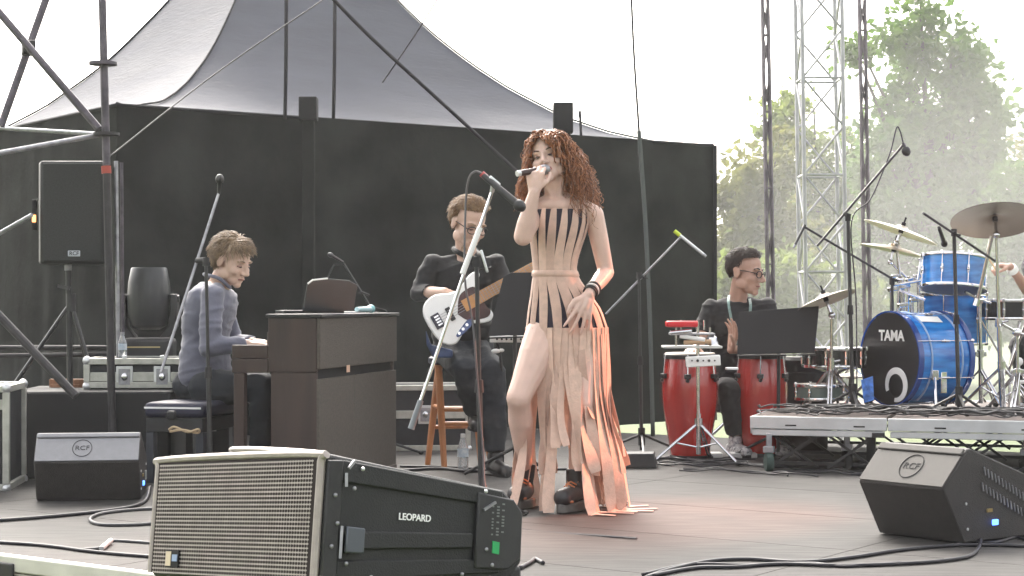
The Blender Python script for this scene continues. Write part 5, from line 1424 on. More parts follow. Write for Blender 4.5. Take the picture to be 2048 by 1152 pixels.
# bracelets
for z_, m_, r_ in ((.10, M_['black'], .0055), (.17, M_['white'], .004), (.24, M_['black'], .006), (.05, M_['black'], .004)):
    d = (elR - wrR).normalized(); mb = MB(); mb.torus(wrR + d * z_ * .25, d, .0305, r_, 24, 7); mb.build('bracelet', m_, singer, smooth=180)
# the microphone in her hand
t = thing('hand_microphone', 'black handheld microphone the singer holds to her mouth', 'microphone', micA)
mb = MB(); mb.cyl(micA, micB - md * .04, .013, .0175, 14); mb.build('grip', mat('brown_black_grip', (.045, .02, .018), .4), t)
mb = MB(); mb.lathe([(.018, 0), (.024, .008), (.025, .022), (.021, .038), (.010, .047), (0, .049)], micB - md * .045, md, 18); mb.build('head', M_['steel'], t)
mb = MB(); mb.cyl(micA - md * .006, micA + md * .012, .0135, .0135, 14); mb.build('tail_cap', M_['alu'], t)
# hair: several hundred curls hanging from the scalp
rnd = random.Random(21)
core = MB(); c0 = V((0, .02, .042))
vs = []; nn, mm = 40, 26
for i in range(mm + 1):
    for k in range(nn):
        tt = math.pi * i / mm; a = 2 * math.pi * k / nn
        d = V((math.sin(tt) * math.cos(a), math.sin(tt) * math.sin(a), math.cos(tt)))
        vs.append((d, hd.p(*(c0 + V((d.x * .086, d.y * .104, d.z * .092))))))
okf = lambda d: d.y > -.30 or d.z > .62
fs = [f for f in [(i * nn + k, (i + 1) * nn + k, (i + 1) * nn + (k + 1) % nn, i * nn + (k + 1) % nn) for i in range(mm) for k in range(nn)] if all(okf(vs[j][0]) for j in f)]
core.add([v for _, v in vs], fs)
def lut(y, tab):
    for (a, u), (b, v) in zip(tab, tab[1:]):
        if y <= b: return u + (v - u) * max(0, (y - a)) / (b - a)
    return tab[-1][1]
def shape(p, rnd):
    """keeps a curl inside the mass of hair and off the middle of the face"""
    l = hd.loc(p)
    if l.y < -.045 and -.125 < l.z < .078:
        if -.064 < l.x < .012: l.x = -.064 if l.x < -.03 and l.z < .02 else l.x
        if -.064 < l.x < .012 and l.z < .07: l.z = .07 + rnd.uniform(0, .01); l.y += .02
        if .012 <= l.x < .044: l.x = .044 + rnd.uniform(0, .012)
        p = hd.p(*l)
    k = F / p.y; x = 1024 + p.x * k; y = YH - (p.z - H) * k
    lo = lut(y, ((250, 1085), (266, 1076), (290, 1060), (340, 1050), (380, 1032), (424, 1024))) + rnd.uniform(-5, 9)
    hi = lut(y, ((250, 1112), (266, 1126), (285, 1146), (310, 1172), (350, 1190), (400, 1205), (440, 1213), (470, 1214))) + rnd.uniform(-12, 6)
    x2 = min(max(x, lo), hi)
    if y < 262: p.z -= (262 - y) / k * .8
    p.x += (x2 - x) / k * .85
    return p
for k in range(850):
    while True:
        d = V((rnd.gauss(0, 1), rnd.gauss(.15, 1), rnd.gauss(.35, .9))).normalized()
        if okf(d) and d.z > -.45: break
    s_ = c0 + V((d.x * .088, d.y * .106, d.z * .094))
    p = hd.p(*s_); dw = hd.M @ d
    side = 1 if (d.x + rnd.gauss(0, .18)) > 0.02 else -1
    # where the curl ends: left mass short and in front of the shoulder, right mass long
    if side < 0:
        e = q(rnd.uniform(1030, 1072), rnd.uniform(372, 424), rnd.uniform(-.06, .14))
    else:
        e = q(min(1208, rnd.gauss(1180, 20)), rnd.uniform(345, 458), rnd.uniform(-.10, .18))
        if rnd.random() < .2: e = q(rnd.uniform(1150, 1178), rnd.uniform(350, 440), rnd.uniform(-.12, -.04))
    if d.y > .35: e = q(rnd.uniform(1050, 1200), rnd.uniform(370, 440), rnd.uniform(.08, .2))
    bulge = p + dw * rnd.uniform(.006, .022) + V((side * rnd.uniform(.0, .02), 0, rnd.uniform(-.03, .0)))
    if d.y < .1 and d.z > .3: bulge = bulge + V((side * .035, -.012, -.02))
    mid = along(bulge, e, .5) + V((side * rnd.uniform(-.01, .03), rnd.uniform(-.03, .03), 0))
    base = curve_pts([p, bulge, mid, e], 14)
    ph = rnd.uniform(0, 6.28); rad = rnd.uniform(.008, .017); turns = rnd.uniform(10, 16); L = 0; pts = []
    for i, b in enumerate(base):
        if i: L += (b - base[i - 1]).length
        t_, u, w2 = frame_of(base[min(i + 1, len(base) - 1)] - base[max(i - 1, 0)])
        a = ph + L * turns * 6.28 / 1.6; g = min(1, i / 9)
        pts.append(b + (u * math.cos(a) + w2 * math.sin(a)) * rad * g)
    mx_k = 1.0 if k % 9 else .62
    pts = [x_ + (shape(V(x_), rnd) - x_) * mx_k for x_ in pts]
    r0 = rnd.uniform(.002, .0045)
    core.tube(pts, [r0 * (1 - .75 * (i / (len(pts) - 1)) ** 2) for i in range(len(pts))], 4, caps=False)
for k in range(26):      # loose curls over the right side of her forehead
    p = hd.p(rnd.uniform(-.01, .055), -.05 - rnd.uniform(0, .02), .105 + rnd.uniform(-.02, .01)); e = hd.p(rnd.uniform(.045, .085), -.085 + rnd.uniform(-.01, .03), rnd.uniform(-.06, .04))
    base = curve_pts([p, along(p, e, .4) + hd.d(.01, -.035, .01), e], 9); ph = rnd.uniform(0, 6); pts = []
    for i, b in enumerate(base):
        t_, u, w2 = frame_of(base[min(i + 1, len(base) - 1)] - base[max(i - 1, 0)]); a = ph + i * .75
        pts.append(b + (u * math.cos(a) + w2 * math.sin(a)) * .010 * min(1, i / 4))
    core.tube(pts, .0034, 4, caps=False)
core.build('hair', m_hairs, singer, smooth=180, fixn=False)
# ---------------------------------------------------------------- drum riser
m_rail = mat('dull_aluminium_rail', (.50, .52, .53), .45, metal=.45, var=.10, scale=7, bump=.03)
m_rtop = mat('brown_riser_ply', (.11, .085, .075), .7, var=.25, scale=6, bump=.1)
RO = V((1.35, 10.2, 0)); RX = V((.957, -.288, 0)); RY = V((.288, .957, 0))
rp_ = lambda a, c, z: RO + RX * a + RY * c + V((0, 0, z))
riser = thing('drum_riser', 'low rolling drum riser with aluminium front rail and folding legs', 'stage riser', rp_(1.5, 1.0, 0))
def robox(nm, a0, a1, c0, c1, z0, z1, m, bev=.003, par=None):
    mb = MB(); mb.obox(rp_((a0 + a1) / 2, (c0 + c1) / 2, (z0 + z1) / 2), RX * (a1 - a0) / 2, RY * (c1 - c0) / 2, V((0, 0, (z1 - z0) / 2)))
    return mb.build(nm, m, par or riser, bevel=bev)
SPL = .765
for a0, a1 in ((0, SPL - .003), (SPL + .003, SPL + 2.0)):
    robox('deck_board', a0 + .012, a1 - .012, .012, 2.0, RZ - .026, RZ - .002, m_rtop, 0)
    robox('front_rail', a0, a1, -.012, .010, RZ - .070, RZ, m_rail, .004)
    robox('lower_rail', a0 + .012, a1 - .012, -.004, .014, RZ - .108, RZ - .073, m_rail, .004)
    robox('rear_rail', a0, a1, 2.002, 2.02, RZ - .10, RZ, m_rail, .004)
robox('side_rail', -.001, .010, .014, 2.0, RZ - .10, RZ - .001, m_rail, .004)
for a in (.20, .58, 1.02, 1.48, 1.95):
    robox('rail_slot', a, a + .062, -.0145, -.011, RZ - .052, RZ - .044, M_['matte'], 0)
for a in (.68, 1.55, 2.3): robox('corner_clamp', a, a + .07, -.012, .0, RZ - .108, RZ - .080, M_['steelblack'], .003)
robox('hinge_plate', SPL + .9, SPL + 1.15, -.016, -.011, RZ - .085, RZ - .073, M_['steelblack'], 0)
for c in (.12, .9, 1.75):
    for a0 in (.10, .42, .80, 1.12, 1.45, 1.78, 2.1, 2.4):
        p, e = rp_(a0, c, .012), rp_(a0 + .26, c + .03, RZ - .11)
        mb = MB(); mb.bar(p, e, .014, .022, RY); mb.build('scissor_leg', M_['steelblack'], riser)
        p, e = rp_(a0 + .26, c + .05, .012), rp_(a0, c + .02, RZ - .11)
        mb = MB(); mb.bar(p, e, .014, .022, RY); mb.build('scissor_leg', M_['steelblack'], riser)
    mb = MB(); mb.bar(rp_(.1, c + .06, .03), rp_(2.6, c + .06, .03), .018, .018); mb.build('foot_bar', M_['steelblack'], riser)
for a in (.62, 1.62):
    robox('plywood_post', a, a + .05, .3, .35, .0, RZ - .11, M_['black'], .003)
def caster(a, c, big=1.0, m=M_['rubber']):
    p = rp_(a, c, 0); r = .056 * big
    mb = MB(); mb.bar(p + V((0, 0, r * 1.1)), p + V((0, 0, .215)), .03, .03); mb.obox(p + V((0, 0, .125)), RX * .03, RY * .025, V((0, 0, .018))); f = mb.build('caster_fork', M_['steel'], riser, bevel=.004)
    mb = MB(); mb.lathe([(r * .35, -.02), (r * .9, -.02), (r, -.012), (r, .012), (r * .9, .02), (r * .35, .02)], p + V((0, 0, r)), RX * .93 + RY * .36, 20); mb.build('wheel', m, f)
caster(.115, -.06, 1.0, mat('green_black_rubber', (.02, .045, .038), .7)); caster(.52, .2); caster(1.5, .15); caster(.1, 1.8)

# ---------------------------------------------------------------- drums
m_blue = mat('blue_wood_lacquer', (.010, .10, .38), .2, col2=(.03, .27, .72), scale=5, stretch=(1, 1, 5), coat=.6, det=6)
m_head = mat('white_drumhead', (.68, .68, .66), .5)
m_bhead = mat('black_drumhead', (.012, .012, .015), .35)
m_blue2 = mat('blue_hoop_lacquer', (.01, .05, .24), .25, coat=.6)
def drum(t, c, ax, r, h, m, lugs=8, hoop=M_['chrome'], head=m_head, lug_l=.05, hoop_h=.018, bottom_head=None, phase=.2):
    d, u, w2 = frame_of(ax)
    mb = MB(); mb.lathe([(r, 0.008), (r, h - .008)], c, d, 44, caps=False); mb.build('shell', m, t)
    for z in (0, h - hoop_h):
        mb = MB(); mb.lathe([(r + .001, z), (r + .011, z), (r + .013, z + hoop_h * .5), (r + .011, z + hoop_h), (r + .001, z + hoop_h), (r + .001, z)], c, d, 44, caps=False); mb.build('hoop', hoop, t, smooth=40)
    for z, hm in ((h - .006, head), (.006, bottom_head or head)):
        mb = MB(); mb.lathe([(r - .0005, z - .002), (r - .0005, z + .002)], c, d, 44); mb.build('drumhead', hm, t)
    for k in range(lugs):
        a = phase + 2 * math.pi * k / lugs; e = u * math.cos(a) + w2 * math.sin(a)
        mb = MB(); mb.ell(c + e * (r + .008) + d * h * .5, (.011, .011, .011), n=10, m=6)
        mb.tube([c + e * (r + .008) + d * (h * .5 - lug_l / 2), c + e * (r + .008) + d * (h * .5 + lug_l / 2)], .008, 8); mb.build('lug', M_['chrome'], t)
        mb = MB(); mb.tube([c + e * (r + .011) + d * .003, c + e * (r + .011) + d * (h - .003)], .0032, 6); mb.build('tension_rod', M_['chrome'], t)
        mb = MB(); mb.obox(c + e * (r + .015) + d * (h - .008), e * .006, d.cross(e) * .008, d * .012); mb.build('rod_claw', M_['chrome'], t, bevel=.002)
BC = P(1778, 732, 10.92); BN = V((-.90, -.44, 0)).normalized()
r_b = .28; BC.z = RZ + r_b + .022
t = thing('bass_drum', 'blue bass drum with a black front head and white ring', 'drum', V((BC.x, BC.y, RZ)))
drum(t, BC, -BN, r_b, .42, m_blue, 8, m_blue2, m_bhead, .06, .036, phase=.39)
o_ = lambda x, y, off=.002: BC + BN * off + V((0, 0, 1)) * y + V((0, 0, 1)).cross(BN).normalized() * x      # on the front head, x to the viewer's right
bx = V((0, 0, 1)).cross(BN).normalized()
text('TAMA', .088, o_(.028, .138, .004), bx, V((0, 0, 1)), M_['paper'], t, bold=.035)
mb = MB(); pts = [];
for k in range(37):
    a = R(205 - 305 * k / 36); pts.append((a, .018 + .012 * math.sin(math.pi * k / 36)))
rings = []
for a, wd in pts:
    e = V((math.cos(a), math.sin(a)))
    ro, ri = .105, .105 - wd * 1.35
    rings.append([o_(.075 + e.x * ri, -.155 + e.y * ri, .001), o_(.075 + e.x * ro, -.155 + e.y * ro, .001), o_(.075 + e.x * ro, -.155 + e.y * ro, .006), o_(.075 + e.x * ri, -.155 + e.y * ri, .006)])
mb.loft(rings); mb.build('white_ring', M_['paper'], t, smooth=0)
mb = MB(); mb.lathe([(.072, .0), (.072, .002)], o_(.075, -.155, .001), BN, 32); mb.build('port_hole', M_['matte'], t)
sh_ = lambda a, dpt, off=0: BC - BN * dpt + (V((0, 0, 1)) * math.sin(a) + bx * math.cos(a)) * (r_b + off)
for a, d0, d1 in ((R(58), .10, .26),):
    mb = MB(); mb.loft([[sh_(a - .10, d0, .006), sh_(a + .10, d0, .006), sh_(a + .10, d0, .009), sh_(a - .10, d0, .009)], [sh_(a - .13, d1, .006), sh_(a + .07, d1, .006), sh_(a + .07, d1, .009), sh_(a - .13, d1, .009)]]); mb.build('paper_label', M_['paper'], t, smooth=0)
for a in (R(-18), R(198)):
    p = sh_(a, .12, .015); e = p + (bx * (.16 if math.cos(a) > 0 else -.16)) + BN * .12; e.z = RZ + .006
    mb = MB(); mb.tube([p, e], .009, 8); mb.build('spur', M_['chrome'], t); mb = MB(); mb.obox(p, V((.02, 0, 0)), V((0, .02, 0)), V((0, 0, .03))); mb.build('spur_bracket', M_['chrome'], t, bevel=.004)
mb = MB(); mb.obox(sh_(R(-28), .20, .012), BN * .022, bx * .012, V((0, 0, .065))); mb.build('chrome_bracket', M_['chrome'], t, bevel=.004)
for dpt in (.10, .33):
    mb = MB(); mb.tube([sh_(R(x), dpt, .004) for x in range(-60, 100, 8)], .006, 6, caps=False); mb.build('pale_band', mat('pale_blue_band', (.28, .40, .60), .35), t)
# rack tom on a clamp above the bass drum
tn = V((.08, .15, 1)).normalized()
TC_ = P(1906, 590, 11.0)
t = thing('rack_tom', 'bright blue rack tom with chrome hoops above the bass drum', 'drum', TC_)
drum(t, TC_ + V((0, 0, .03)), tn, .193, .205, m_blue, 8, bottom_head=mat('grey_resonant_head', (.10, .10, .11), .4))
t2 = thing('floor_tom', 'larger blue tom standing low behind the rack tom', 'drum', P(1908, 760, 11.45))
drum(t2, P(1908, 690, 11.45), V((0, 0, 1)), .20, .33, m_blue, 6, phase=.5)
for a in (.4, 2.5, 4.6):
    c = P(1908, 690, 11.45); e = c + V((.215 * math.cos(a), .215 * math.sin(a), .18)); mb = MB(); mb.tube([e, V((e.x, e.y, RZ + .04)), V((e.x + .03 * math.cos(a), e.y + .03 * math.sin(a), RZ + .004))], .008, 7); mb.build('leg', M_['chrome'], t2)
# chrome rack that carries the rack tom and two cymbals
t = thing('tom_rack', 'cluster of chrome tubes and clamps left of the rack tom', 'drum rack', V((P(1810, 0, 11.3).x, 11.3, RZ)))
for px, y0, y1, w2 in ((1784, 575, 830, .011), (1805, 560, 640, .016), (1824, 590, 640, .013), (1838, 545, 640, .011), (1846, 590, 830, .012)):
    p0_, p1_ = P(px, y1, 11.3), P(px - 1, y0, 11.3); p0_.z = max(p0_.z, RZ + .004)
    mb = MB(); mb.cyl(p0_, p1_, w2); mb.build('rack_tube', M_['chrome'], t)
for px, py, s in ((1786, 578, .03), (1808, 572, .035), (1822, 560, .03), (1836, 552, .028), (1828, 600, .026), (1806, 610, .03), (1842, 535, .024), (1790, 552, .022), (1800, 634, .03), (1832, 632, .03)):
    mb = MB(); mb.obox(P(px, py, 11.27), V((s, 0, s * .2)), V((0, s, 0)), V((-s * .1, 0, s * .5))); mb.build('rack_clamp', M_['chrome'], t, bevel=.006)
for a, b in (((1782, 572), (1848, 560)), ((1800, 580), (1850, 600)), ((1784, 640), (1850, 636)), ((1842, 520), (1836, 560)), ((1838, 520), (1850, 512))):
    mb = MB(); mb.cyl(P(*a, 11.26), P(*b, 11.2), .009); mb.build('rack_arm', M_['chrome'], t)
CYG = 'cymbals of the drum kit'
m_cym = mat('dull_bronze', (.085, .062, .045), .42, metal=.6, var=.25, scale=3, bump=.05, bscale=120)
m_cyml = mat('bright_bronze', (.42, .38, .32), .3, metal=.85, var=.15, scale=3, bump=.05, bscale=120)
def cymbal(label, px, py, Y, r, nrm, stand, m, top=None, tripod=True, boom=None, z0=RZ, sm='chrome', legs=.24, spin=.3):
    c = P(px, py, Y); nrm = nrm.normalized()
    s0 = P(*stand, Y); s0.z = z0
    t = thing('cymbal_stand', label, 'cymbal', s0, CYG)
    prof = [(.008, .030), (.030, .028), (.042, .014), (r * .5, .006), (r * .8, -.004), (r, -.016), (r, -.0185), (r * .8, -.0065), (r * .5, .0035), (.040, .011), (.008, .026)]
    mb = MB(); mb.lathe(prof, c, nrm, 48, caps=False); mb.build('cymbal', m, t, smooth=60)
    mb = MB(); mb.cyl(c + nrm * .028, c + nrm * .05, .014); mb.cyl(c + nrm * .05, c + nrm * .085, .006); mb.cyl(c - nrm * .02, c + nrm * .005, .016); mb.build('felt_and_nut', M_['matte'], t)
    tip = c - nrm * .02
    if boom:
        k = P(*boom, Y)
        mb = MB(); mb.cyl(tip, tip - nrm * .07, .011); mb.cyl(tip - nrm * .07, k, .0095); mb.build('boom_arm', M_[sm], t)
        mb = MB(); mb.ell(tip - nrm * .07, .02, n=10, m=6); mb.ell(k, .026, n=10, m=6); mb.build('tilter', M_[sm], t); j = k
    else:
        j = tip - nrm * .09; mb = MB(); mb.cyl(tip, j, .010); mb.ell(j, .022, n=10, m=6); mb.build('tilter', M_[sm], t)
    mid = s0 + (j - s0) * .5
    mb = MB(); mb.cyl(s0 + V((0, 0, .03)), mid, .014); mb.build('lower_tube', M_[sm], t)
    mb = MB(); mb.cyl(mid, j, .010); mb.build('upper_tube', M_[sm], t)
    mb = MB(); mb.cyl(mid - V((0, 0, .025)), mid + V((0, 0, .025)), .022); mb.tube([mid, mid + V((.05, -.02, .01))], .007, 6); mb.build('collar', M_[sm], t)
    if tripod:
        hub = s0 + V((0, 0, .26))
        for q_ in range(3):
            a = spin + 2.094 * q_; e = s0 + V((legs * math.cos(a), legs * math.sin(a), .012))
            for of in (-.009, .009):
                sd = V((-math.sin(a), math.cos(a), 0)) * of
                mb = MB(); mb.tube([hub + sd, e + sd], .0065, 6); mb.build('leg', M_[sm], t)
            mb = MB(); mb.tube([s0 + V((0, 0, .07)), along(hub, e, .5)], .006, 6); mb.build('leg_brace', M_[sm], t)
            mb = MB(); mb.ell(e, (.02, .02, .014), n=8, m=5); mb.build('foot', M_['rubber'], t)
        mb = MB(); mb.cyl(hub - V((0, 0, .03)), hub + V((0, 0, .03)), .024); mb.build('leg_hub', M_[sm], t)
    return t
def facing(tx, ty, tz): return V((tx, ty, tz))
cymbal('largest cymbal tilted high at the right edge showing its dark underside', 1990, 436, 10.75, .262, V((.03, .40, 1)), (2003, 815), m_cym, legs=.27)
t = bpy.data.objects['cymbal_stand']
mb = MB(); mb.cyl(P(1984, 472, 10.72), P(1954, 604, 10.8), .0125); mb.cyl(P(1955, 598, 10.8), P(1951, 612, 10.8), .02); mb.build('slanted_arm', M_['chrome'], t)
cymbal('upper one of two thin bright cymbals tilted above the chrome rack', 1803, 460, 11.5, .245, V((.36, -.04, 1)), (1784, 800), m_cyml, boom=(1800, 560), tripod=False)
cymbal('lower one of two thin bright cymbals tilted above the chrome rack', 1788, 497, 11.6, .225, V((.22, -.03, 1)), (1806, 800), m_cyml, boom=(1818, 560), tripod=False)
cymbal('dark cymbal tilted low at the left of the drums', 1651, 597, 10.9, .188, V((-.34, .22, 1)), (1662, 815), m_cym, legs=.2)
# snare and side drums at the left end of the riser
m_bshell = mat('black_drum_shell', (.015, .015, .018), .25, coat=.5)
t = thing('snare_drum', 'black snare drum with chrome hoops beside the bass drum', 'drum', P(1670, 800, 11.1), 'black drums at the left of the kit')
c = P(1668, 735, 11.1); drum(t, c, V((0, 0, 1)), .185, .125, m_bshell, 10, lug_l=.08)
for k in range(3):
    a = .5 + 2.094 * k; b_ = V((c.x, c.y, RZ)); mb = MB(); mb.tube([b_ + V((0, 0, .20)), b_ + V((.17 * math.cos(a), .17 * math.sin(a), .01))], .008, 7); mb.build('stand_leg', M_['chrome'], t)
    mb = MB(); mb.tube([b_ + V((0, 0, .20)), c + V((.19 * math.cos(a), .19 * math.sin(a), .02))], .008, 7); mb.build('basket_arm', M_['chrome'], t)
t = thing('snare_drum', 'second snare drum with dark shell standing right of the chrome rack', 'drum', P(2020, 700, 11.2), 'black drums at the left of the kit')
c = P(2018, 640, 11.25); drum(t, c, V((0, 0, 1)), .18, .13, m_bshell, 10, lug_l=.08)
for k in range(3):
    a = .9 + 2.094 * k; b_ = V((c.x, c.y, RZ)); mb = MB(); mb.tube([b_ + V((0, 0, .22)), b_ + V((.2 * math.cos(a), .2 * math.sin(a), .01))], .008, 7); mb.build('stand_leg', M_['chrome'], t)
    mb = MB(); mb.tube([b_ + V((0, 0, .22)), c + V((.185 * math.cos(a), .185 * math.sin(a), .02))], .008, 7); mb.build('basket_arm', M_['chrome'], t)
t = thing('hand_drum', 'shallow drum with grey green head stacked under the snare', 'drum', P(1640, 812, 11.0))
drum(t, P(1640, 800, 11.0), V((0, 0, 1)), .145, .10, mat('grey_green_shell', (.10, .13, .115), .5), 8, lug_l=.05, head=mat('brown_skin_head', (.22, .17, .13), .6))
t = thing('hi_hat', 'pair of small hi hat cymbals low behind the snare', 'cymbal', P(1704, 815, 11.35), CYG)
c = P(1704, 752, 11.35)
for s in (1, -1):
    mb = MB(); mb.lathe([(.008, .02 * s), (.03, .018 * s), (.04, .010 * s), (.15, .001 * s), (.15, .003 * s), (.04, .013 * s), (.008, .023 * s)], c, n=36, caps=False); mb.build('cymbal', m_cyml, t, smooth=60)
mb = MB(); mb.cyl(V((c.x, c.y, RZ)), c + V((0, 0, .25)), .008); mb.build('rod', M_['chrome'], t)
for k in range(3):
    a = .2 + 2.094 * k; mb = MB(); mb.tube([V((c.x, c.y, RZ + .25)), V((c.x + .22 * math.cos(a), c.y + .22 * math.sin(a), RZ + .01))], .008, 7); mb.build('leg', M_['chrome'], t)
for label, px, Yh, top, an in (('chrome stand with spread legs under the largest cymbal', 1962, 10.95, 600, .9), ('short chrome stand at the right edge beside the snare drum', 2036, 10.7, 665, .1)):
    b_ = P(px, 700, Yh); b_.z = RZ
    t = thing('hardware_stand', label, 'drum stand', b_, 'chrome drum stands')
    tp_ = P(px - 2, top, Yh)
    mb = MB(); mb.cyl(b_ + V((0, 0, .03)), along(b_, tp_, .5), .014); mb.build('lower_tube', M_['chrome'], t)
    mb = MB(); mb.cyl(along(b_, tp_, .5), tp_, .010); mb.build('upper_tube', M_['chrome'], t)
    mb = MB(); mb.cyl(along(b_, tp_, .47), along(b_, tp_, .54), .022); mb.obox(along(b_, tp_, .5), V((.035, 0, 0)), V((0, .014, 0)), V((0, 0, .014))); mb.build('collar', M_['chrome'], t, bevel=.003)
    mb = MB(); mb.ell(tp_, (.03, .02, .025), n=10, m=6); mb.tube([tp_, tp_ + V((-.10, -.04, .05))], .009, 7); mb.tube([tp_, tp_ + V((.06, -.03, -.02))], .007, 7); mb.build('top_clamp', M_['chrome'], t)
    for q_ in range(3):
        a = an + 2.094 * q_; e = b_ + V((.22 * math.cos(a), .22 * math.sin(a), .012))
        for of in (-.009, .009):
            sd = V((-math.sin(a), math.cos(a), 0)) * of; mb = MB(); mb.tube([b_ + V((0, 0, .24)) + sd, e + sd], .0065, 6); mb.build('leg', M_['chrome'], t)
        mb = MB(); mb.ell(e, (.02, .02, .014), n=8, m=5); mb.build('foot', M_['rubber'], t)
t = thing('drum_pedal', 'chrome bass drum pedal parts between stands at the right edge', 'pedal', P(2030, 815, 11.0))
c = P(2030, 812, 11.0); c.z = RZ
mb = MB(); mb.obox(c + V((0, .05, .03)), V((.045, .01, 0)), V((-.03, .12, .03)), V((0, 0, .006))); mb.build('foot_plate', M_['chrome'], t, bevel=.003)
for s in (-.05, .05): mb = MB(); mb.bar(c + V((s, -.06, 0)), c + V((s, -.06, .17)), .014, .02); mb.build('upright', M_['chrome'], t, bevel=.003)
mb = MB(); mb.cyl(c + V((-.055, -.06, .16)), c + V((.055, -.06, .16)), .012); mb.tube([c + V((0, -.06, .16)), c + V((0, -.10, .27))], .005, 6); mb.ell(c + V((0, -.10, .285)), (.022, .018, .026), n=10, m=6); mb.build('beater', M_['paper'], t)
mb = MB(); mb.obox(P(1678, 790, 10.6), V((.02, 0, -.06)), V((.05, -.02, 0)), V((.004, .01, 0)));
alone(MB().add(*(lambda v: (v, [(0, 1, 2, 3), (7, 6, 5, 4), (0, 4, 5, 1), (1, 5, 6, 2), (2, 6, 7, 3), (3, 7, 4, 0)]))([P(1722, 760, 10.72), P(1746, 752, 10.70), P(1748, 800, 10.70), P(1728, 806, 10.72), P(1722, 760, 10.76), P(1746, 752, 10.74), P(1748, 800, 10.74), P(1728, 806, 10.76)])), 'blue_cloth', mat('blue_cloth', (.06, .18, .55), .6, var=.5, scale=30), 'small crumpled blue cloth hanging beside the bass drum head', 'cloth', smooth=0)

# cables heaped on the riser: nobody could count them
rnd = random.Random(5); mb = MB()
for k in range(46):
    a = rnd.uniform(.05, 1.55) if k < 34 else rnd.uniform(1.5, 2.4); c = rnd.uniform(.03, .35); z = RZ + .006 + rnd.uniform(0, .035) ; pts = []
    x, y = a, c; an = rnd.uniform(0, 6.28)
    for j in range(rnd.randint(7, 13)):
        pts.append(rp_(min(max(x, .02), 2.5), min(max(y, .02), .5), z + .018 * abs(math.sin(j * 1.3 + k)) * (1 if j not in (0,) else 0)))
        x += .09 * math.cos(an); y += .045 * math.sin(an); an += rnd.uniform(-.9, .9)
    mb.tube(curve_pts(pts, 4), rnd.uniform(.0035, .0065), 5)
alone(mb, 'cable_tangle', mat('grey_black_cable', (.035, .034, .036), .5, var=.7, scale=3), 'heap of tangled black cables along the front of the drum riser', None, None, 'stuff', smooth=180)
rnd = random.Random(8); mb = MB()
for k in range(20):
    a = rnd.uniform(-1.0, .6); pts = []; x, y = a, rnd.uniform(-.22, .5); an = rnd.uniform(-.5, .5)
    for j in range(10):
        pts.append(rp_(x, y, .007 + .012 * (rnd.random() < .3))); x += .1 * math.cos(an); y += .05 * math.sin(an); an += rnd.uniform(-.7, .7)
    mb.tube(curve_pts(pts, 4), rnd.uniform(.004, .006), 5)
alone(mb, 'cable_runs', M_['cable'], 'black cables lying on the floor round the congas', None, None, 'stuff', smooth=180)

# ---------------------------------------------------------------- congas and percussion table
m_red = mat('red_lacquer', (.29, .013, .011), .25, col2=(.41, .022, .017), scale=3.5, stretch=(4, 4, .4), coat=.8)
def conga(label, c, h, s=1.0):
    t = thing('conga', label, 'conga drum', c, 'red conga drums')
    prof = [(.112, 0), (.118, .02), (.140, h * .25), (.165, h * .50), (.171, h * .64), (.166, h * .78), (.150, h * .95), (.148, h)]
    pr = curve_pts([V((r, z, 0)) for r, z in prof], 4)
    mb = MB(); mb.lathe([(p.x * s, p.y) for p in pr], c, n=40); mb.build('shell', m_red, t, smooth=50)
    mb = MB(); mb.lathe([(.114 * s, -.001), (.122 * s, 0), (.123 * s, .02), (.119 * s, .022)], c, n=40); mb.build('foot_ring', M_['rubber'], t)
    mb = MB(); mb.lathe([(.152 * s, h - .022), (.160 * s, h - .02), (.160 * s, h + .004), (.154 * s, h + .008)], c, n=40); mb.build('hoop', M_['black'], t)
    mb = MB(); mb.lathe([(.155 * s, h + .006), (.150 * s, h + .014), (0, h + .016)], c, n=40); mb.build('drumhead', mat('hide_head', (.55, .48, .40), .6, var=.12, scale=12), t)
    for k in range(6):
        a = .35 + math.pi * k / 3; e = V((math.cos(a), math.sin(a), 0))
        mb = MB(); mb.tube([c + e * .163 * s + V((0, 0, h + .004)), c + e * .170 * s + V((0, 0, h - .05)), c + e * .178 * s + V((0, 0, h - .14))], .0045, 7); mb.build('tension_rod', M_['chrome'], t)
        mb = MB(); mb.obox(c + e * .177 * s + V((0, 0, h - .125)), e * .014, V((-e.y, e.x, 0)) * .020, V((0, 0, .014))); mb.ell(c + e * .186 * s + V((0, 0, h - .15)), .012, n=10, m=6); mb.build('lug_plate', M_['steelblack'], t, bevel=.004)
    return t
c = FL(1383, 919); c.y += .10; hc = P(0, 706, c.y).z
conga('red conga in front of the percussionist behind a chrome tripod', c, hc - .012)
c = P(1523, 0, 11.15); c.z = 0; conga('red conga under the black music stand', c, P(0, 706, 11.15).z - .012, .95)
c = P(1607, 0, 11.6); c.z = 0
t = thing('drum_case', 'round black drum case standing between conga and drum riser', 'case', c)
mb = MB(); mb.lathe([(.15, 0), (.155, .02), (.155, .50), (.16, .505), (.16, .58), (.14, .60), (0, .605)], c, n=30); mb.build('case_shell', M_['matte'], t)
mb = MB(); mb.torus(c + V((0, 0, .615)), V((1, 0, 0)), .035, .007, 12, 6, 0, math.pi); mb.build('carry_handle', M_['rubber'], t)
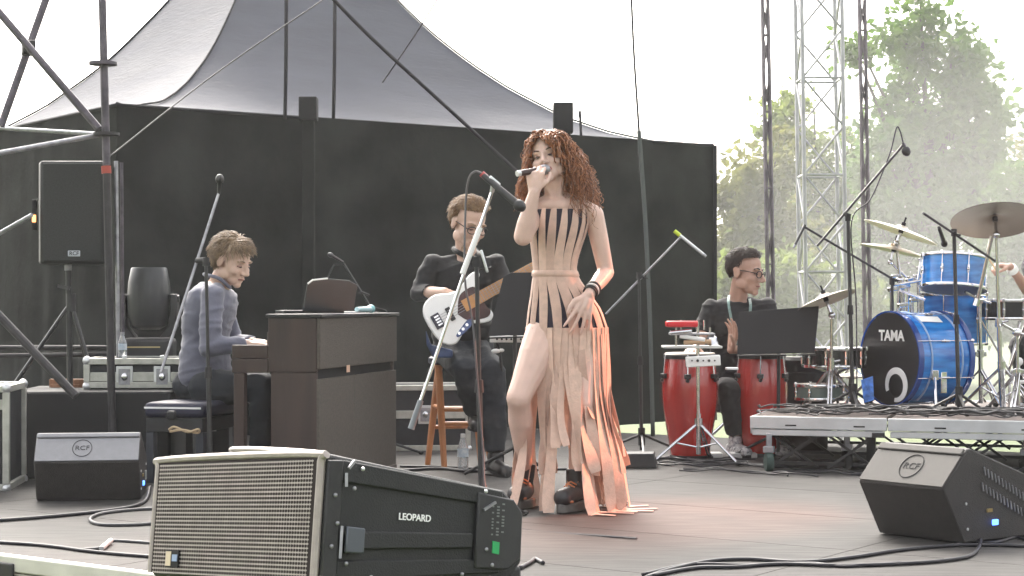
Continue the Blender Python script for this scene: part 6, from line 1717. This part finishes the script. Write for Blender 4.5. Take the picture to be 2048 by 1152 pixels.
# chrome tripod with the percussion tray
Yt = 10.55
b0 = V((P(1397, 0, Yt).x, Yt, 0))
t = thing('percussion_stand', 'chrome tripod stand holding a small percussion tray', 'stand', b0)
topz = P(0, 640, Yt).z
mb = MB(); mb.cyl(b0 + V((0, 0, .11)), V((b0.x - .005, Yt, topz)), .0105); mb.build('upright', M_['chrome'], t)
mb = MB(); mb.cyl(b0 + V((0, 0, .06)), b0 + V((0, 0, .30)), .014); mb.build('lower_tube', M_['chrome'], t)
hub = b0 + V((0, 0, P(0, 845, Yt).z))
for ex, ey in ((-.28, -.06), (.22, -.09), (.10, .30)):
    for of in (-.008, .008):
        e = b0 + V((ex, ey, .014)); sd = V((-ey, ex, 0)).normalized() * of
        mb = MB(); mb.tube([hub + sd, e + sd], .0065, 6); mb.build('leg', M_['chrome'], t)
    mb = MB(); mb.tube([b0 + V((0, 0, .10)), along(hub, b0 + V((ex, ey, .014)), .5)], .006, 6); mb.build('leg_brace', M_['chrome'], t)
    mb = MB(); mb.ell(b0 + V((ex, ey, .016)), (.022, .022, .016), n=8, m=5); mb.build('foot', M_['rubber'], t)
mb = MB(); mb.cyl(hub - V((0, 0, .02)), hub + V((0, 0, .025)), .024); mb.build('leg_hub', M_['chrome'], t)
tz = P(0, 694, Yt).z
mb = MB(); mb.obox(V((P(1385, 0, Yt).x, Yt + .06, tz)), V((.17, 0, 0)), V((0, .11, 0)), V((0, 0, .007))); mb.build('tray', mat('pale_tray', (.5, .5, .48), .5), t, bevel=.003)
mb = MB(); mb.obox(V((P(1385, 0, Yt).x, Yt + .05, P(0, 668, Yt).z)), V((.13, 0, 0)), V((0, .08, 0)), V((0, 0, .006))); mb.build('upper_tray', M_['steel'], t, bevel=.003)
for px, y0, y1 in ((1352, 655, 695), (1420, 655, 692), (1362, 640, 668), (1408, 640, 660)):
    mb = MB(); mb.cyl(P(px, y1, Yt), P(px, y0, Yt), .007); mb.build('tray_rod', M_['chrome'], t)
mb = MB(); mb.box(P(1363, 648, Yt - .02) , (.185, .09, .036), .05)
alone(mb, 'jam_block', mat('red_plastic', (.62, .02, .03), .35, coat=.3), 'bright red block on top of the percussion tray', 'percussion block', bevel=.010)
for i, (px, py, L_, an, m_, lab) in enumerate(((1362, 664, .13, .25, M_['chrome'], 'short chrome shaker tube lying across the percussion tray'), (1385, 676, .15, -.35, M_['white'], 'white stick lying on the percussion tray'), (1395, 684, .16, .12, mat('tan_clave', (.45, .30, .18), .5), 'tan wooden clave on the front of the percussion tray'))):
    p = P(px, py, Yt - .03); d = V((math.cos(an), -.2, math.sin(an) * .4)).normalized() * L_ / 2
    mb = MB(); mb.tube([p - d, p + d], .013, 10); alone(mb, 'percussion_stick', m_, lab, 'percussion stick', 'sticks on the percussion tray', bevel=.003)
mb = MB(); mb.lathe([(.045, 0), (.038, .01), (.03, .045), (.012, .06)], P(1424, 690, Yt), n=20); alone(mb, 'cow_bell', M_['chrome'], 'small chrome bell at the right end of the percussion tray', 'bell')
p = P(1406, 722, Yt - .06)
t = thing('effects_pad', 'white panel with dark knobs clamped below the percussion tray', 'electronic pad', p)
mb = MB(); mb.obox(p, V((.10, -.006, .006)), V((.004, .05, 0)), V((-.002, 0, .030))); mb.build('pad_case', M_['white'], t, bevel=.005)
for k in range(5):
    mb = MB(); mb.cyl(p + V((-.07 + .033 * k, -.051, .004)), p + V((-.07 + .033 * k, -.060, .004)), .008 if k % 2 else .005, n=10); mb.build('knob', M_['black'], t)
mb = MB(); mb.obox(p + V((.17, .02, -.045)), V((.035, 0, 0)), V((0, .03, 0)), V((0, 0, .007))); alone(mb, 'sensor', M_['alu'], 'small pale metal plate beside the white percussion pad', 'trigger pad', bevel=.003)

# black music stands
def music_stand(label, quad, Y, pole, depth_tilt=.10):
    pts = [P(x, y, Y + dy) for x, y, dy in quad]
    base = P(pole, 605, Y + .1); base.z = 0
    t = thing('music_stand', label, 'music stand', base, 'black music stands')
    nn = (pts[-3] - pts[0]).cross(pts[-1] - pts[0]).normalized()
    mb = MB(); mb.prism(pts, nn * .006); mb.build('desk', M_['matte'], t, bevel=.002)
    a, b = pts[-1], pts[-2]; mb = MB(); mb.obox((a + b) / 2 + nn * .03 * (1 if nn.y > 0 else -1), (b - a) / 2, V((0, .032, 0)), V((0, 0, .004))); mb.build('lip', M_['matte'], t, bevel=.002)
    cen = (pts[0] + pts[-3] + pts[-2] + pts[-1]) / 4
    mb = MB(); mb.cyl(base + V((0, 0, .04)), V((base.x, base.y - .04, cen.z)), .011); mb.build('pole', M_['steelblack'], t)
    mb = MB(); mb.ell(V((base.x, base.y - .04, cen.z)), (.03, .025, .03), n=10, m=6); mb.build('tilt_joint', M_['steelblack'], t)
    for k in range(3):
        an = .9 + k * 2.094; mb = MB(); mb.tube([base + V((0, 0, .16)), base + V((.28 * math.cos(an), .28 * math.sin(an), .012))], .009, 7); mb.build('leg', M_['steelblack'], t)
    return t
music_stand('black music stand before the percussionist on the right', [(1478, 624, .12), (1638, 612, .0), (1629, 706, -.08), (1474, 709, .04)], 10.85, 1556)
music_stand('black music stand between bass player and singer', [(1007, 553, .08), (1022, 545, .085), (1090, 544, .085), (1084, 668, -.06), (976, 672, -.06)], 9.72, 1030)
# small mixer box behind the singer
p = P(1016, 678, 9.9)
t = thing('small_mixer', 'small pale mixer box clamped behind the singer at the left', 'mixer', p)
mb = MB(); mb.obox(p, V((.10, 0, 0)), V((0, .05, 0)), V((0, 0, .018))); mb.build('mixer_case', M_['white'], t, bevel=.004)
for k in range(6): mb = MB(); mb.cyl(p + V((-.06 + .026 * k, -.050, .0)), p + V((-.06 + .026 * k, -.062, .0)), .006, n=8); mb.build('knob', M_['black'], t)
mb = MB(); mb.tube([p + V((-.06, 0, -.018)), P(1000, 700, 9.95), P(1005, 760, 9.96)], .009, 7); mb.cyl(P(1005, 760, 9.96), V((P(1005, 0, 9.96).x, 9.96, .02)), .010); mb.build('clamp_pole', M_['steelblack'], t)
mb = MB(); mb.lathe([(.12, 0), (.12, .01), (.02, .03)], V((P(1005, 0, 9.96).x, 9.96, 0)), n=24); mb.build('round_foot', M_['steelblack'], t)
p = P(992, 702, 9.85); mb = MB(); mb.ell(p, (.026, .018, .013), n=12, m=7); mb.ell(p + V((.03, 0, .004)), (.016, .014, .010), n=12, m=7)
alone(mb, 'ear_phone', M_['white'], 'small white gadget hanging beside the pale mixer box', 'gadget', smooth=180)

# ---------------------------------------------------------------- bass guitar
GO = P(902, 628, 9.98)                           # bridge end of the strings
gd = (P(1046, 548, 10.02) - P(880, 641, 9.97)).normalized()      # along the neck
gn = V((.05, -1, .10)); gn = (gn - gd * gn.dot(gd)).normalized(); gu = gn.cross(gd).normalized()
if gu.z < 0: gu = -gu
t = thing('bass_guitar', 'white electric bass guitar held by the seated bass player', 'bass guitar', GO)
g = lambda x, y, z: GO + gd * x + gu * y + gn * z
GS = .9
out = [(-.16, .0), (-.155, .07), (-.125, .125), (-.07, .15), (-.01, .145), (.05, .115), (.10, .108), (.15, .125), (.20, .150), (.250, .158), (.275, .140), (.265, .115), (.225, .085), (.190, .050), (.185, .0), (.187, -.045), (.205, -.075), (.225, -.105), (.222, -.135), (.190, -.155), (.14, -.145), (.09, -.118), (.04, -.115), (-.01, -.150), (-.06, -.175), (-.11, -.160), (-.148, -.10)]
oc = [V((x * GS, y * GS, 0)) for x, y in out]; sm_ = curve_pts(oc + [oc[0]], 4)[:-1]
mb = MB(); mb.prism([g(p.x, p.y, -.02) for p in sm_], gn * .04); mb.build('body', mat('white_guitar_lacquer', (.78, .79, .78), .2, coat=.7), t, bevel=.008)
m_pg = mat('tortoise_pickguard', (.045, .012, .012), .25, var=.4, scale=12)
pgd = curve_pts([V((x, y, 0)) for x, y in ((.03, -.02), (.08, .055), (.13, .075), (.19, .06), (.19, -.055), (.20, -.09), (.17, -.115), (.11, -.10), (.06, -.075), (.03, -.02))], 4)[:-1]
mb = MB(); mb.prism([g(p.x, p.y, .0205) for p in pgd], gn * .0025); mb.build('pick_guard', m_pg, t, smooth=0)
m_map = mat('orange_maple', (.50, .26, .09), .4, var=.12, scale=5, coat=.3)
mb = MB(); mb.prism([g(.10, -.034, .022), g(.10, .034, .022), g(.62, .027, .022), g(.62, -.027, .022)], gn * .012); mb.build('neck', m_map, t, bevel=.003)
mb = MB(); mb.prism([g(.08, -.034, .0345), g(.08, .034, .0345), g(.62, .027, .0345), g(.62, -.027, .0345)], gn * .005); fb = mb.build('fingerboard', mat('maple_board', (.46, .23, .08), .4, var=.2, scale=10), t, bevel=.001)
for k in range(20):
    x = .62 - .70 * (1 - 2 ** (-k / 12.0)); hw = .027 + (.62 - x) * .012
    mb = MB(); mb.obox(g(x, 0, .0402), gd * .0012, gu * hw, gn * .0012); mb.build('fret', M_['steel'], fb, smooth=0)
mb = MB(); mb.prism([g(.621, -.03, .018), g(.621, .03, .018), g(.65, .048, .012), g(.74, .055, .008), (g(.78, .01, .006)), g(.75, -.03, .006), g(.66, -.036, .012)], gn * .014); hs_ = mb.build('headstock', m_map, t, bevel=.003)
for k in range(4):
    mb = MB(); p = g(.655 + .027 * k, .048 + .002 * k, .015); mb.cyl(p, p + gu * .03, .006); mb.obox(p + gu * .035, gd * .012, gu * .006, gn * .008); mb.build('tuning_peg', M_['chrome'], hs_, bevel=.002)
for k in range(4):
    mb = MB(); mb.tube([g(-.085, -.022 + k * .0147, .036), g(.62, -.018 + k * .012, .043)], .0011, 5); mb.build('string', M_['steel'], t)
mb = MB(); mb.obox(g(-.085, 0, .026), gd * .025, gu * .042, gn * .006); mb.build('bridge', mat('dark_bridge', (.03, .03, .05), .4), t, bevel=.002)
for k in range(4): mb = MB(); mb.obox(g(-.08, -.024 + k * .016, .0335), gd * .014, gu * .005, gn * .003); mb.build('bridge_saddle', M_['chrome'], t, bevel=.001)
mb = MB(); mb.obox(g(-.005, 0, .026), gd * .014, gu * .04, gn * .006); mb.build('pickup', M_['black'], t, bevel=.003)
mb = MB(); mb.prism([g(p.x, p.y, .0205) for p in curve_pts([V((x, y, 0)) for x, y in ((.0, -.10), (.06, -.075), (.085, -.09), (.06, -.115), (-.02, -.135), (-.035, -.12), (.0, -.10))], 4)[:-1]], gn * .003); mb.build('control_plate', mat('blue_chrome_plate', (.06, .08, .16), .2, metal=.7), t, smooth=0)
for k in range(3): mb = MB(); p = g(.045 - .03 * k, -.098 - .010 * k, .023); mb.cyl(p, p + gn * .016, .0085, n=12); mb.build('control_knob', M_['chrome'], t)
# strap
mb = MB(); cp = curve_pts([g(.268, .14, .0), P(975, 535, 10.22), P(960, 512, 10.26), P(944, 500, 10.36)], 8); mb.ribbon(cp, V((1, 0, .3)).normalized(), .045, V((.2, -1, .2)).normalized(), .004)
mb.build('strap', mat('black_strap', (.012, .012, .014), .7), t)
mb = MB(); mb.prism([P(851, 660, 10.05), P(862, 690, 10.05), P(905, 700, 10.0), P(905, 716, 10.0), P(866, 716, 10.02), P(853, 690, 10.06)], V((.0, .06, 0))); alone(mb, 'jacket_hem', mat('denim_blue', (.035, .055, .12), .8, var=.5, scale=14), 'crumpled dark blue denim jacket lying on the bar stool', 'jacket', bevel=.01)

# ---------------------------------------------------------------- cables on the floor
def floor_cable(label, pts, r=.0065, m=None, group='cables lying on the stage floor'):
    mb = MB(); mb.tube(curve_pts([FL(x, y) + V((0, 0, r + (dz[0] if dz else 0))) for x, y, *dz in pts], 9), r, 7)
    return alone(mb, 'cable', m or M_['cable'], label, 'cable', group, smooth=180)
floor_cable('upper black cable of the pair curving from the bottom edge to the right monitor', [(1290, 1160), (1340, 1143), (1420, 1126), (1500, 1122), (1600, 1128), (1700, 1119), (1800, 1104), (1900, 1095), (2000, 1094), (2080, 1098)], .0075)
floor_cable('lower black cable of the pair running to the plug of the right monitor', [(1300, 1156), (1390, 1140), (1470, 1138), (1560, 1132), (1680, 1135), (1790, 1132), (1880, 1126), (1940, 1115), (1960, 1092), (1958, 1070, .02)], .0075)
floor_cable('third black cable lying between the pair at the bottom edge', [(1285, 1152), (1380, 1132), (1500, 1133), (1620, 1130), (1690, 1136), (1800, 1128)], .006)
floor_cable('black cable loop on the floor beside the right monitor', [(1910, 1092), (1940, 1086), (1990, 1088), (2030, 1078), (2060, 1086)], .006)
floor_cable('black cable running from the left edge to the left monitor', [(-40, 1047), (60, 1040), (140, 1033), (220, 1024), (270, 1015), (292, 1003), (300, 985, .02)], .0085)
floor_cable('grey cable loop before the left monitor', [(310, 1050), (260, 1053), (200, 1052), (180, 1042), (200, 1031), (250, 1024), (310, 1020)], .0075, mat('grey_cable', (.06, .06, .065), .5))
floor_cable('dark cable along the pale front edge of the stage', [(-40, 1086), (60, 1092), (120, 1098), (170, 1105), (240, 1112), (320, 1118)], .007)
floor_cable('thin grey cable with a pale connector near the front edge', [(165, 1102), (205, 1098), (215, 1088), (230, 1084), (320, 1090)], .006, mat('grey_cable_b', (.07, .07, .075), .5))
mb = MB(); a, b = FL(203, 1103), FL(222, 1088); mb.tube([a + V((0, 0, .012)), b + V((0, 0, .014))], .010, 8); alone(mb, 'cable_connector', M_['alu'], 'pale metal cable connector on the floor near the front edge', 'connector')
floor_cable('short black cable end lying before the nearest loudspeaker', [(1040, 1140), (1062, 1128), (1070, 1122), (1086, 1130)], .008)
floor_cable('black cables running along the back behind the singer and stool', [(800, 945), (880, 940), (940, 946), (1000, 940), (1060, 938)], .009)
floor_cable('second black cable along the back behind the stool', [(800, 935), (860, 936), (930, 938), (1000, 944), (1070, 942), (1240, 938)], .007)
floor_cable('black cable curling round the base of the percussion microphone', [(1240, 915), (1290, 925), (1350, 915), (1400, 925), (1480, 930), (1560, 936), (1640, 930)], .008)
c = FL(1278, 937)
t = thing('stage_box', 'low black connection box on the floor below the percussion microphone', 'stage box', c)
mb = MB(); mb.prism([c + V((-.12, 0, 0)), c + V((.10, 0, 0)), c + V((.085, 0, .085)), c + V((-.12, 0, .085))], V((.02, .16, 0))); mb.build('box_shell', M_['black'], t, bevel=.006)
mb = MB(); mb.lathe([(.008, 0), (.008, .008)], c + V((-.07, .0, .05)), V((0, -1, 0)), 10); mb.build('red_lamp', emit('red_lamp', (1, .12, .05), .6), t)
mb = MB(); mb.lathe([(.006, 0), (.006, .008)], c + V((-.095, .0, .055)), V((0, -1, 0)), 10); mb.build('yellow_lamp', emit('yellow_lamp', (.7, .8, .1), .5), t)
p = V((P(1258, 0, 12.6).x, 12.6, 0))
mb = MB(); mb.box(p + V((-.02, .02, .035)), (.30, .09, .07), .1)
c = FL(1600, 906)
t = thing('foot_board', 'pale low pedal plate on the floor between the congas', 'pedal board', FL(1448, 915))
for x in (-.10, .11): mb = MB(); mb.box(FL(1448, 915) + V((x, 0, .016)), (.17, .12, .03), .03); mb.build('pedal_plate', mat('pale_pedal', (.42, .42, .42), .5), t, bevel=.005)
